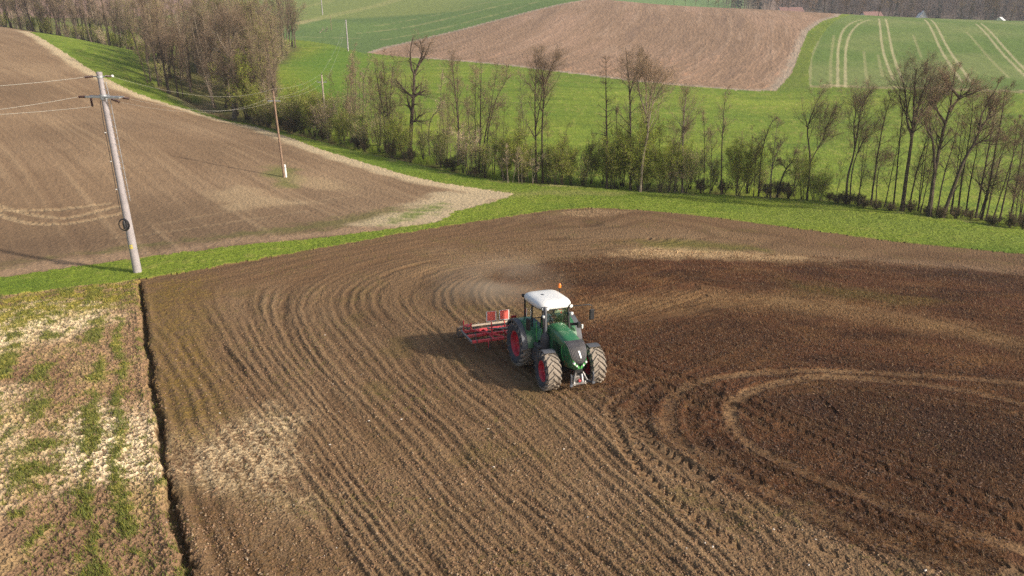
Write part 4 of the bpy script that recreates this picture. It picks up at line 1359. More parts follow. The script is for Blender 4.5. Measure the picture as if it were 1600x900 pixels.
# --- exhaust on the right front of the cab
ex = empty("exhaust", (1.62, -.60, 0)); ex.parent = tractor
m = MB(); m.lathe([(.0, 1.98), (.08, 1.97), (.17, 1.88), (.205, 1.74), (.21, 1.62), (.21, 1.12), (.0, 1.12)], 20, 'z'); m.build("silencer", [M_DARK], ex, smooth=True, angle=40)
m = MB(); m.tube([(0, 0, 1.95), (0, 0, 2.2), (-.02, 0, 2.8), (-.02, 0, 3.05), (-.08, 0, 3.14)], [.075, .075, .07, .065, .06], 14); m.build("stack", [M_FENDER], ex, smooth=True)

# --- cab
cab = empty("cab", (0, 0, 0)); cab.parent = tractor
BZ, TZ = 1.28, 2.98
foot = {"fr": (1.52, -.62, 1.62), "fl": (1.52, .62, 1.62), "mr": (.72, -.82, BZ), "ml": (.72, .82, BZ), "rr": (-.42, -.72, 1.75), "rl": (-.42, .72, 1.75)}
topp = {"fr": (1.34, -.60, TZ), "fl": (1.34, .60, TZ), "mr": (.55, -.78, TZ), "ml": (.55, .78, TZ), "rr": (-.50, -.70, TZ), "rl": (-.50, .70, TZ)}
m = MB()
for k in foot:
    w_ = .085 if k[0] == 'f' else .075
    m.bar(foot[k], topp[k], w_, w_, up=(1, 0, 0))
for a_, b_ in (("fr", "fl"), ("fl", "ml"), ("ml", "rl"), ("rl", "rr"), ("rr", "mr"), ("mr", "fr")):
    m.bar(np.array(topp[a_]) - (0, 0, .03), np.array(topp[b_]) - (0, 0, .03), .07, .09)
    m.bar(foot[a_], foot[b_], .06, .07)
m.bar((1.52, -.62, 1.62), (1.52, -.62, 1.25), .08, .08, up=(1, 0, 0)); m.bar((1.52, .62, 1.62), (1.52, .62, 1.25), .08, .08, up=(1, 0, 0))
m.build("cab_frame", [M_BLACK], cab)
m = MB()
m.box((.62, 0, 1.22), (1.85, 1.30, .10), bev=.02)
m.box((1.40, 0, 1.60), (.26, 1.0, .55), bev=.06)
m.build("cab_floor", [M_DARK], cab)
def pane(name, pts, cx=0, bulge=0.0, n=8):
    """four corners a b c d; slightly bulged pane"""
    a, b, c, d = (np.array(q, float) for q in pts)
    nr = np.cross(b - a, d - a); nr /= np.linalg.norm(nr)
    V, F = [], []
    for j in range(n + 1):
        for i in range(n + 1):
            u, v = i / n, j / n
            p = (a * (1 - u) + b * u) * (1 - v) + (d * (1 - u) + c * u) * v
            V.append(p + nr * bulge * math.sin(math.pi * u) * (1))
    for j in range(n):
        for i in range(n): F.append((j * (n + 1) + i, j * (n + 1) + i + 1, (j + 1) * (n + 1) + i + 1, (j + 1) * (n + 1) + i))
    m = MB(); m.add(V, F); return m.build(name, [M_GLASS], cab, smooth=True)
pane("windshield", [(1.53, -.60, 1.66), (1.53, .60, 1.66), (1.35, .58, 2.93), (1.35, -.58, 2.93)], bulge=.07)
for s in (-1, 1):
    pane("front_side_window", [(1.50, s * .63, 1.66), (.76, s * .815, 1.32), (.59, s * .785, 2.93), (1.32, s * .61, 2.93)])
    pane("door_glass" if False else "rear_side_window", [(.68, s * .815, 1.36), (-.38, s * .725, 1.80), (-.47, s * .705, 2.93), (.52, s * .785, 2.93)])
pane("rear_window", [(-.42, -.70, 1.80), (-.42, .70, 1.80), (-.50, .68, 2.93), (-.50, -.68, 2.93)])
# roof: rounded domed slab
m = MB()
V, F = [], []
layers = [(0.0, .90), (.02, .97), (.08, 1.0), (.17, 1.0), (.25, .95), (.31, .84), (.345, .62), (.36, .3)]
na = 40
x0, x1, hwf, hwr = -.62, 1.52, .82, .85
for (dz, sc_) in layers:
    for i in range(na):
        a = 2 * math.pi * i / na
        ca, sa = math.cos(a), math.sin(a)
        e = .42
        ux = math.copysign(abs(ca) ** e, ca); uy = math.copysign(abs(sa) ** e, sa)
        cx_ = (x0 + x1) / 2; hx = (x1 - x0) / 2
        x = cx_ + hx * ux * sc_ + (-.06 if ca > 0 and dz > .1 else 0) * dz * 2
        hw_ = hwr + (hwf - hwr) * (x - x0) / (x1 - x0)
        y = hw_ * uy * sc_
        if ux > .6: y *= 1 - .10 * (ux - .6)
        V.append((x, y, 2.955 + dz))
for j in range(len(layers) - 1):
    for i in range(na):
        i2 = (i + 1) % na
        F.append((j * na + i, j * na + i2, (j + 1) * na + i2, (j + 1) * na + i))
F.append(list(range(na))[::-1]); F.append([(len(layers) - 1) * na + i for i in range(na)])
m.add(V, F)
roof = m.build("roof", [M_WHITE], cab, smooth=True, angle=60)
m = MB(); m.box((.35, -.2, 3.318), (.16, .12, .012), bev=.004); m.build("roof_hatch", [M_FENDER], roof)
# work lights at the roof corners
for (x, y, z) in ((1.48, -.66, 3.04), (1.52, -.48, 3.04), (1.48, .66, 3.04), (-.62, -.72, 3.05), (-.62, .72, 3.05)):
    wl = empty("work_light", (x, y, z)); wl.parent = cab
    sx = 1 if x > 0 else -1
    m = MB(); m.lathe([(0, -sx * .06), (.07, -sx * .05), (.085, sx * .02), (.085, sx * .05)], 14, 'x'); m.build("housing", [M_BLACK], wl)
    m = MB(); m.lathe([(.078, sx * .052), (.05, sx * .06), (0, sx * .065)], 14, 'x'); m.build("lens", [M_LENS], wl)
for s in (-1, 1):
    m = MB(); m.lathe([(0, 1.66), (.05, 1.655), (.075, 1.62), (.07, 1.55)], 14, 'x', c=(0, s * .66 * 1.0, 2.72)); m.bar((1.45, s * .62, 2.72), (1.58, s * .66, 2.72), .03, .03); m.build("side_lamp", [M_LENS], cab)
# mirrors
mr_ = empty("mirror", (0, 0, 0)); mr_.parent = cab
m = MB(); m.tube([(1.38, .62, 2.98), (1.50, 1.0, 3.02), (1.55, 1.52, 3.02), (1.55, 1.66, 2.95), (1.55, 1.66, 2.80)], .024, 8); m.build("mirror_arm", [M_BLACK], mr_, smooth=True)
m = MB(); m.box((1.55, 1.66, 2.55), (.10, .24, .50), bev=.04); m.build("mirror_head", [M_BLACK], mr_)
mr_ = empty("mirror", (0, 0, 0)); mr_.parent = cab
m = MB(); m.tube([(1.30, -.66, 2.6), (1.1, -1.0, 2.55), (1.0, -1.1, 2.45)], .022, 8); m.build("mirror_arm", [M_BLACK], mr_, smooth=True)
m = MB(); m.box((.96, -1.12, 2.22), (.26, .09, .55), rotz(R(20)), bev=.03); m.build("mirror_head", [M_BLACK], mr_)
# beacon on a stalk
bc = empty("beacon", (-.42, .98, 3.04)); bc.parent = cab
m = MB(); m.tube([(0, -.30, .02), (0, -.05, .02), (0, 0, .06), (0, 0, .28)], .02, 8); m.build("stalk", [M_BLACK], bc)
m = MB(); m.lathe([(.075, .27), (.08, .30), (.07, .42), (.04, .47), (0, .48)], 16, 'z'); m.build("dome", [M_ORANGE], bc, smooth=True)
# bracket with a lamp on the left fender
m = MB(); m.bar((.9, .85, 1.98), (1.15, 1.28, 2.02), .05, .12); m.box((1.2, 1.22, 2.0), (.12, .16, .26), bev=.02); m.build("side_bracket", [M_BLACK], cab)
m = MB(); m.box((1.25, 1.36, 1.92), (.07, .10, .22), bev=.03); m.build("marker_lamp", [M_LENS], cab)
# grab rail and hydraulics on the right
m = MB(); m.tube([(1.25, -.80, 1.35), (1.22, -.84, 1.9), (1.16, -.82, 2.4)], .018, 6); m.build("grab_rail", [M_GREENL], cab)
# seat, wheel, console
seat = empty("driver_seat", (.25, 0, 1.27)); seat.parent = cab
m = MB(); m.box((0, 0, .14), (.4, .4, .26), bev=.03); m.build("seat_base", [M_BLACK], seat)
m = MB(); m.box((.02, 0, .38), (.52, .52, .14), bev=.05); m.build("cushion", [M_DARK], seat)
m = MB(); m.box((-.26, 0, .75), (.14, .50, .68), roty(R(-8)), bev=.05); m.build("backrest", [M_DARK], seat)
m = MB()
a = np.linspace(0, 2 * math.pi, 25)
c_, s_ = math.cos(R(32)), math.sin(R(32))
m.tube(np.stack([.95 - .20 * np.sin(a) * c_, .20 * np.cos(a), 1.98 + .20 * np.sin(a) * s_ * -1 * -1], 1), .018, 6, cap=False)
m.bar((.95, -.19, 1.98), (.95, .19, 1.98), .03, .02)
m.tube([(.95, 0, 1.98), (1.2, 0, 1.55)], .04, 8)
m.build("steering_wheel", [M_BLACK], cab)

# --- driver, one skinned body
def person(base, M):
    joints = {"pelvis": (0, 0, 0, .145), "belly": (-.02, 0, .17, .14), "chest": (-.02, 0, .38, .155), "neck": (.0, 0, .55, .058), "chin": (.03, 0, .63, .07), "head": (.03, 0, .72, .10), "crown": (.02, 0, .80, .07)}
    bones = [("pelvis", "belly"), ("belly", "chest"), ("chest", "neck"), ("neck", "chin"), ("chin", "head"), ("head", "crown")]
    for s, n in ((-1, "r"), (1, "l")):
        joints["hip" + n] = (.05, s * .10, -.02, .095); joints["knee" + n] = (.46, s * .15, .06, .065); joints["ankle" + n] = (.58, s * .15, -.36, .042); joints["toe" + n] = (.76, s * .16, -.40, .038)
        joints["sh" + n] = (-.01, s * .20, .46, .065); joints["el" + n] = (.16, s * .27, .22, .045); joints["wr" + n] = (.52, s * .17, .30, .030); joints["ha" + n] = (.62, s * .15, .31, .036)
        bones += [("pelvis", "hip" + n), ("hip" + n, "knee" + n), ("knee" + n, "ankle" + n), ("ankle" + n, "toe" + n), ("chest", "sh" + n), ("sh" + n, "el" + n), ("el" + n, "wr" + n), ("wr" + n, "ha" + n)]
        for k in range(4):
            q = "f%d%s" % (k, n); joints[q] = (.68 + .01 * (k % 2), s * (.12 + .018 * k), .29, .011); bones.append(("ha" + n, q))
            q2 = q + "b"; joints[q2] = (.69, s * (.12 + .018 * k), .25, .009); bones.append((q, q2))
        q = "t" + n; joints[q] = (.66, s * .10, .33, .012); bones.append(("ha" + n, q))
    ks = list(joints)
    me = bpy.data.meshes.new("person")
    me.from_pydata([joints[k][:3] for k in ks], [(ks.index(a), ks.index(b)) for a, b in bones], [])
    o = bpy.data.objects.new("person", me); col.objects.link(o)
    sk = o.modifiers.new("skin", 'SKIN'); sk.use_smooth_shade = True
    for i, k in enumerate(ks):
        me.skin_vertices[0].data[i].radius = (joints[k][3],) * 2
    me.skin_vertices[0].data[0].use_root = True
    sb = o.modifiers.new("sub", 'SUBSURF'); sb.levels = 1; sb.render_levels = 1
    bpy.context.view_layer.update()
    d2 = bpy.context.evaluated_depsgraph_get()
    bm_ = bpy.data.meshes.new_from_object(o.evaluated_get(d2))
    bpy.data.objects.remove(o)
    bm_.materials.clear(); bm_.materials.append(M_CLOTH); bm_.materials.append(M_SKIN)
    for p in bm_.polygons:
        c = p.center
        p.material_index = 1 if (c.z > .57 or c.x > .50 and c.z > .18) else 0
        p.use_smooth = True
    o = bpy.data.objects.new("person", bm_); col.objects.link(o)
    o.matrix_world = M @ Matrix.Translation(base)
    return o
drv = person((.27, 0, 1.27 + .55), TM)
tag(drv, "person in dark blue work clothes sitting at the wheel inside the tractor cab", "person")
m = MB()
m.lathe([(.0, .885), (.06, .875), (.095, .83), (.112, .76), (.108, .70)], 16, 'z', c=(.005, 0, 0))
hr = m.build("hair", [M_HAIR], drv, smooth=True)
m = MB()
for s in (-1, 1): m.box((.128, s * .035, .735), (.012, .026, .014))
m.box((.142, 0, .705), (.03, .024, .04)); m.box((.125, 0, .665), (.01, .05, .01))
m.build("face_features", [M_HAIR], drv)

# ------------------------------------------------------------------ cultivator behind the tractor
cult = empty("cultivator"); cult.matrix_world = TM
tag(cult, "red tined cultivator with two red and white warning boards hitched behind the tractor", "cultivator")
FZ = .60
HW = 2.8
m = MB()
for x in (-1.95, -2.75, -3.45):
    m.bar((x, -HW, FZ), (x, HW, FZ), .13, .13)
for y in (-1.7, -.85, 0, .85, 1.7):
    m.bar((-1.95, y, FZ + .02), (-3.5, y, FZ + .02), .08, .08)
m.bar((-1.95, -1.2, FZ + .08), (-3.45, -2.4, FZ + .08), .07, .06)
m.bar((-1.95, 1.2, FZ + .08), (-3.45, 2.4, FZ + .08), .07, .06)
m.build("main_frame", [M_IRED], cult)
for s in (-1, 1):
    m = MB(); m.bar((-1.90, s * (HW + .02), FZ), (-3.55, s * (HW + .02), FZ + .02), .09, .13); m.build("side_beam", [M_STEEL if s < 0 else M_IRED], cult)
    m = MB()
    m.box((-3.55, s * (HW - .1), FZ + .28), (.06, .05, .55), bev=.01); m.box((-3.35, s * (HW - .42), FZ + .22), (.06, .05, .45), bev=.01); m.box((-3.45, s * (HW - .26), FZ + .3), (.30, .30, .05), rotz(.6), bev=.01)
    m.build("fold_bracket", [M_IRED], cult)
# headstock tower
m = MB()
for s in (-1, 1):
    m.bar((-1.85, s * .42, FZ), (-1.70, s * .12, FZ + .85), .11, .08)
    m.bar((-1.70, s * .10, FZ + .82), (-3.3, s * .30, FZ + .12), .11, .09)
    m.bar((-1.85, s * .45, FZ - .25), (-1.85, s * .45, FZ + .2), .10, .10)
m.box((-1.70, 0, FZ + .84), (.16, .34, .16), bev=.02)
m.build("headstock", [M_IRED], cult)
for s in (-1, 1):
    m = MB(); m.tube([(-1.75, s * .2, FZ + .6), (-2.4, s * 1.05, FZ + .32), (-2.9, s * 1.7, FZ + .22)], [.055, .055, .035], 10); m.build("folding_cylinder", [M_STEEL], cult)
    m = MB(); m.bar((-1.2, s * .42, .72), (-1.88, s * .42, .58), .08, .06); m.build("lower_link", [M_BLACK], cult)
m = MB(); m.tube([(-.9, 0, 1.3), (-1.72, 0, FZ + .82)], .04, 8); m.build("top_link", [M_STEEL], cult)
for s in (-1, 1):
    m = MB()
    for k in range(3): m.tube(dense([(-.75, s * (.2 + .06 * k), 1.25), (-1.25, s * (.25 + .06 * k), 1.05 - .05 * k), (-1.8, s * (.3 + .07 * k), FZ + .45), (-2.6, s * (.8 + .1 * k), FZ + .30)], 4), .014, 5)
    m.build("hydraulic_hose", [M_BLACKC], cult)
# warning boards with white borders and red face
M_WRED = mat("signal_red", (.88, .17, .13), .5, var=.05)
for y in (-1.68, -1.02):
    wb = empty("warning_board", (-2.35, y, 1.62)); wb.parent = cult
    wb.rotation_euler = (0, 0, R(-4))
    m = MB(); m.box((0, 0, 0), (.02, .50, .50), bev=.004); m.build("board", [M_WHITEP], wb)
    m = MB(); m.box((.014, 0, .02), (.008, .40, .45)); m.box((-.014, 0, .02), (.008, .40, .45)); m.build("red_face", [M_WRED], wb)
    m = MB(); m.bar((-.02, 0, -.22), (-.10, .08, -1.1), .05, .05); m.build("stay", [M_IRED], wb)
m = MB(); m.bar((-2.45, -1.75, FZ + .55), (-1.9, -.1, FZ + .70), .05, .05); m.bar((-2.45, -1.6, FZ + .55), (-2.6, -1.6, FZ), .05, .05); m.build("board_rail", [M_STEEL], cult)
# S tines in four staggered rows
def tine(x, y):
    m = MB()
    P = [(x, y, FZ - .02), (x - .12, y, FZ + .10), (x - .28, y, FZ + .04), (x - .30, y, FZ - .22), (x - .14, y, FZ - .42), (x - .10, y, FZ - .62), (x + .02, y, FZ - .72)]
    m.tube(dense(P, 3), .022, 6)
    m.box((x + .0, y, FZ - .80), (.05, .09, .22), roty(R(-25)), bev=.01)
    m.box((x, y, FZ), (.14, .07, .15), bev=.015)
    m.build("tine", [M_TINE], cult)
for r_i, x in enumerate((-1.95, -2.75, -3.45)):
    for k in range(8):
        tine(x, -2.55 + k * .70 + r_i * .2)
# levelling bar and crumbler roller
m = MB(); m.bar((-3.85, -HW, FZ + .12), (-3.85, HW, FZ + .12), .09, .09); m.build("rear_beam", [mat("dusty_cream_paint", (.50, .40, .30), .6, var=.15)], cult)
for s in (-1, -.33, .33, 1):
    m = MB(); m.bar((-3.5, s * 2.2, FZ + .02), (-4.35, s * 2.2, FZ - .25), .06, .08); m.build("roller_arm", [M_STEEL], cult)
for s in (-1, 1):
    m = MB()
    cx_, cz_ = -4.35, .27
    for k in range(8):
        a = 2 * math.pi * k / 8
        P = [(cx_ + .22 * math.cos(a + .25 * t), s * (.06 + (HW - .1) * t), cz_ + .22 * math.sin(a + .25 * t)) for t in np.linspace(0, 1, 7)]
        m.tube(P, .022, 5)
    for t in np.linspace(0, 1, 6):
        m.lathe([(.03, -.01), (.21, -.01), (.21, .01), (.03, .01)], 16, 'y', c=(cx_, s * (.06 + (HW - .1) * t), cz_), closed=True)
    m.build("roller", [M_TINE], cult)
for k in range(10):
    m = MB(); y = -2.3 + k * .51
    m.tube([(-3.9, y, FZ + .12), (-4.05, y, FZ + .22), (-4.02, y + .02, FZ - .15), (-4.10, y, .08)], .014, 5); m.build("levelling_tine", [M_STEEL], cult)
for y in (-2.0, -.9, .9, 2.0):
    m = MB(); m.tube([(-1.93, y, FZ + .03), (-1.84, y, FZ - .12), (-1.86, y, FZ - .34)], [.035, .03, .02], 6); m.build("frame_stud", [M_IRED], cult)
# ------------------------------------------------------------------ trees
class Plant:
    """grows branches level by level with numpy; wood and twigs are kept apart"""
    def __init__(self, seed):
        self.r = np.random.RandomState(seed)
        self.parts = {"wood": [], "twig": []}
    def grow(self, S, D, L, R0, K, wig, up, tip=.25):
        N = len(S)
        P = np.zeros((N, K + 1, 3)); P[:, 0] = S
        d = D / (np.linalg.norm(D, axis=1)[:, None] + 1e-9)
        for k in range(K):
            d = d + self.r.normal(0, wig, (N, 3)) + np.array([0, 0, up])
            d /= np.linalg.norm(d, axis=1)[:, None] + 1e-9
            P[:, k + 1] = P[:, k] + d * (L / K)[:, None]
        t = np.linspace(0, 1, K + 1)
        Rr = R0[:, None] * (1 - (1 - tip) * t[None, :])
        return P, Rr
    def tubes(self, P, Rr, n, part, mi=0):
        N, K, _ = P.shape
        if N == 0: return
        T = np.gradient(P, axis=1)
        T /= np.linalg.norm(T, axis=2)[:, :, None] + 1e-9
        a = np.where(np.abs(T[:, :1, 2:3]) > .8, np.array([1.0, 0, 0]), np.array([0, 0, 1.0]))
        A = np.cross(T, np.broadcast_to(a, T.shape)); A /= np.linalg.norm(A, axis=2)[:, :, None] + 1e-9
        B = np.cross(T, A)
        ang = np.arange(n) * 2 * math.pi / n
        V = P[:, :, None] + Rr[:, :, None, None] * (np.cos(ang)[None, None, :, None] * A[:, :, None] + np.sin(ang)[None, None, :, None] * B[:, :, None])
        idx = np.arange(N * K * n).reshape(N, K, n)
        F = np.stack([idx[:, :-1], np.roll(idx[:, :-1], -1, 2), np.roll(idx[:, 1:], -1, 2), idx[:, 1:]], -1).reshape(-1, 4)
        self.parts[part].append((V.reshape(-1, 3), F, mi))
    def strips(self, P, W, part, mi=0):
        """flat thin twigs"""
        N, K, _ = P.shape
        if N == 0: return
        T = P[:, -1] - P[:, 0]
        s = np.cross(T, self.r.normal(0, 1, (N, 3))); s /= np.linalg.norm(s, axis=1)[:, None] + 1e-9
        taper = np.linspace(1, .35, K)
        off = s[:, None] * (W[:, None] * taper[None])[:, :, None] * .5
        V = np.stack([P - off, P + off], 2)
        idx = np.arange(N * K * 2).reshape(N, K, 2)
        F = np.stack([idx[:, :-1, 0], idx[:, :-1, 1], idx[:, 1:, 1], idx[:, 1:, 0]], -1).reshape(-1, 4)
        self.parts[part].append((V.reshape(-1, 3), F, mi))
    def leaves(self, pts, size, part, mi):
        N = len(pts)
        if N == 0: return
        a = self.r.normal(0, 1, (N, 3)); a /= np.linalg.norm(a, axis=1)[:, None]
        b = np.cross(a, self.r.normal(0, 1, (N, 3))); b /= np.linalg.norm(b, axis=1)[:, None] + 1e-9
        sz = size * self.r.uniform(.5, 1.3, N)[:, None]
        V = np.stack([pts - a * sz, pts - b * sz * .5, pts + a * sz, pts + b * sz * .5], 1)
        F = np.arange(N * 4).reshape(N, 4)
        self.parts[part].append((V.reshape(-1, 3), F, mi))
    def spawn(self, P, Rr, cnt, t0, t1, ang, angv, up_bias=0.0, flat=None):
        """cnt children per branch, at points between t0 and t1; returns start, direction, t, parent radius, parent index"""
        N, K, _ = P.shape
        if np.isscalar(cnt): cnt = np.full(N, cnt)
        par = np.repeat(np.arange(N), cnt)
        M = len(par)
        t = self.r.uniform(t0, t1, M) if M else np.zeros(0)
        f = t * (K - 1); i = np.minimum(f.astype(int), K - 2); w = (f - i)[:, None]
        S = P[par, i] * (1 - w) + P[par, i + 1] * w
        T = P[par, i + 1] - P[par, i]; T /= np.linalg.norm(T, axis=1)[:, None] + 1e-9
        q = self.r.normal(0, 1, (M, 3))
        s = q - T * (q * T).sum(1)[:, None]; s /= np.linalg.norm(s, axis=1)[:, None] + 1e-9
        a = np.radians(self.r.normal(ang, angv, M))[:, None]
        D = T * np.cos(a) + s * np.sin(a)
        D[:, 2] += up_bias
        rad = Rr[par, i] * (1 - w[:, 0]) + Rr[par, i + 1] * w[:, 0]
        return S, D, t, rad, par
    def mesh(self, part, name, mats):
        V, F, M, n = [], [], [], 0
        for v, f, mi in self.parts[part]:
            V.append(v); F.append(f + n); M.append(np.full(len(f), mi)); n += len(v)
        if not V: return None
        return mesh_np(name, np.concatenate(V), np.concatenate(F).astype(np.int32), mats, mi=np.concatenate(M), link=False)

def bark_mat(name, c, c2):
    m, n, b = new_mat(name)
    tc = n.nodes.new("ShaderNodeTexCoord")
    mp = n.nodes.new("ShaderNodeMapping"); mp.inputs["Scale"].default_value = (6, 6, 1.3)
    nz = n.nodes.new("ShaderNodeTexNoise"); nz.inputs["Scale"].default_value = 1.5; nz.inputs["Detail"].default_value = 7
    n.links.new(tc.outputs["Object"], mp.inputs[0]); n.links.new(mp.outputs[0], nz.inputs["Vector"])
    oi = n.nodes.new("ShaderNodeObjectInfo")
    mx = n.nodes.new("ShaderNodeMix"); mx.data_type = 'RGBA'
    mx.inputs[6].default_value = (*c, 1); mx.inputs[7].default_value = (*c2, 1)
    mr = n.nodes.new("ShaderNodeMapRange"); mr.inputs[1].default_value = .4; mr.inputs[2].default_value = .6
    n.links.new(nz.outputs["Fac"], mr.inputs[0]); n.links.new(mr.outputs[0], mx.inputs[0])
    hv = n.nodes.new("ShaderNodeHueSaturation")
    m2 = n.nodes.new("ShaderNodeMapRange"); m2.inputs[3].default_value = .75; m2.inputs[4].default_value = 1.3
    n.links.new(oi.outputs["Random"], m2.inputs[0]); n.links.new(m2.outputs[0], hv.inputs["Value"])
    n.links.new(mx.outputs[2], hv.inputs["Color"]); n.links.new(hv.outputs[0], b.inputs["Base Color"])
    b.inputs["Roughness"].default_value = .95; b.inputs["Specular IOR Level"].default_value = .1
    return m
def leaf_mat(name, c, c2):
    m, n, b = new_mat(name)
    ge = n.nodes.new("ShaderNodeNewGeometry")
    nz = n.nodes.new("ShaderNodeTexNoise"); nz.inputs["Scale"].default_value = 2.2; nz.inputs["Detail"].default_value = 5
    n.links.new(ge.outputs["Position"], nz.inputs["Vector"])
    mx = n.nodes.new("ShaderNodeMix"); mx.data_type = 'RGBA'
    mx.inputs[6].default_value = (*c, 1); mx.inputs[7].default_value = (*c2, 1)
    mr = n.nodes.new("ShaderNodeMapRange"); mr.inputs[1].default_value = .35; mr.inputs[2].default_value = .65
    n.links.new(nz.outputs["Fac"], mr.inputs[0]); n.links.new(mr.outputs[0], mx.inputs[0])
    n.links.new(mx.outputs[2], b.inputs["Base Color"])
    b.inputs["Roughness"].default_value = .7; b.inputs["Specular IOR Level"].default_value = .2
    tr = n.nodes.new("ShaderNodeBsdfTranslucent"); n.links.new(mx.outputs[2], tr.inputs[0])
    ad = n.nodes.new("ShaderNodeMixShader"); ad.inputs[0].default_value = .35
    n.links.new(b.outputs[0], ad.inputs[1]); n.links.new(tr.outputs[0], ad.inputs[2])
    n.links.new(ad.outputs[0], n.nodes["Material Output"].inputs[0])
    return m
M_BARK = bark_mat("bark", (.13, .10, .075), (.06, .047, .037))
M_PALEBARK = bark_mat("pale_bark", (.30, .25, .19), (.14, .11, .085))
M_TWIG = bark_mat("twigs", (.30, .215, .145), (.20, .145, .10))
M_TWIG_L = bark_mat("light_twigs", (.46, .36, .25), (.34, .26, .185))
M_BUD = leaf_mat("young_leaves", (.38, .42, .06), (.24, .30, .045))
M_BUDB = leaf_mat("brown_buds", (.36, .27, .14), (.25, .21, .09))
M_LEAFD = leaf_mat("dark_leaves", (.09, .10, .035), (.07, .06, .03))

def make_crown(pl, P0, R0, o):
    """limbs, branches and twigs on the given stems"""
    g = o.get
    Hh = g("H")
    S, D, t, rad, par = pl.spawn(P0, R0, g("c1", 16), g("t0", .35), g("t1", .99), g("a1", 45), 12, g("ub", .15))
    prof = np.clip((1 - t) / (1 - g("t0", .35)), 0, 1)
    L1 = Hh * g("l1", .25) * (g("lmin", .35) + (1 - g("lmin", .35)) * prof ** g("pw", .6)) * pl.r.uniform(.6, 1.15, len(t))
    r1 = np.clip(rad * .5, .014, .09) * (.6 + .4 * prof)
    P1, R1 = pl.grow(S, D, L1, r1, 6, g("w1", .12), g("up1", .05))
    pl.tubes(P1, R1, 4, "wood")
    S, D, t, rad, par = pl.spawn(P1, R1, g("c2", 8), .18, 1, 42, 14, .1)
    L2 = L1[par] * g("l2", .45) * (1.15 - .6 * t) * pl.r.uniform(.6, 1.2, len(t))
    P2, R2 = pl.grow(S, D, L2, np.full(len(t), g("tw", .011)), 4, .14, g("up2", .05))
    pl.strips(P2, R2[:, 0] * 2.0, "twig", 0)
    S, D, t, rad, par = pl.spawn(P2, R2, g("c3", 6), .15, 1, 38, 14, .05)
    L3 = L2[par] * .5 * pl.r.uniform(.5, 1.2, len(t)) + .12
    P3, R3 = pl.grow(S, D, L3, np.full(len(t), g("tw", .011) * .62), 3, .12, .03)
    pl.strips(P3, R3[:, 0] * 2.0, "twig", 0)
    if g("leaf", 0):
        n = int(g("leaf") * len(P3))
        k = pl.r.randint(0, len(P3), n); tt = pl.r.randint(1, 4, n)
        pl.leaves(P3[k, tt] + pl.r.normal(0, .05, (n, 3)), g("ls", .035), "twig", 1)

def put_tree(name, loc, trunk_me, crown_me, label, cat, group=None, rot=0.0, sc=1.0, parts=("trunk", "crown"), kind=None):
    t = empty(name, loc, (0, 0, rot)); t.scale = (sc, sc, sc) if np.isscalar(sc) else sc
    tag(t, label, cat, group, kind)
    for pn_, me in zip(parts, (trunk_me, crown_me)):
        if me is None: continue
        o = bpy.data.objects.new(pn_, me); col.objects.link(o); o.parent = t
    return t

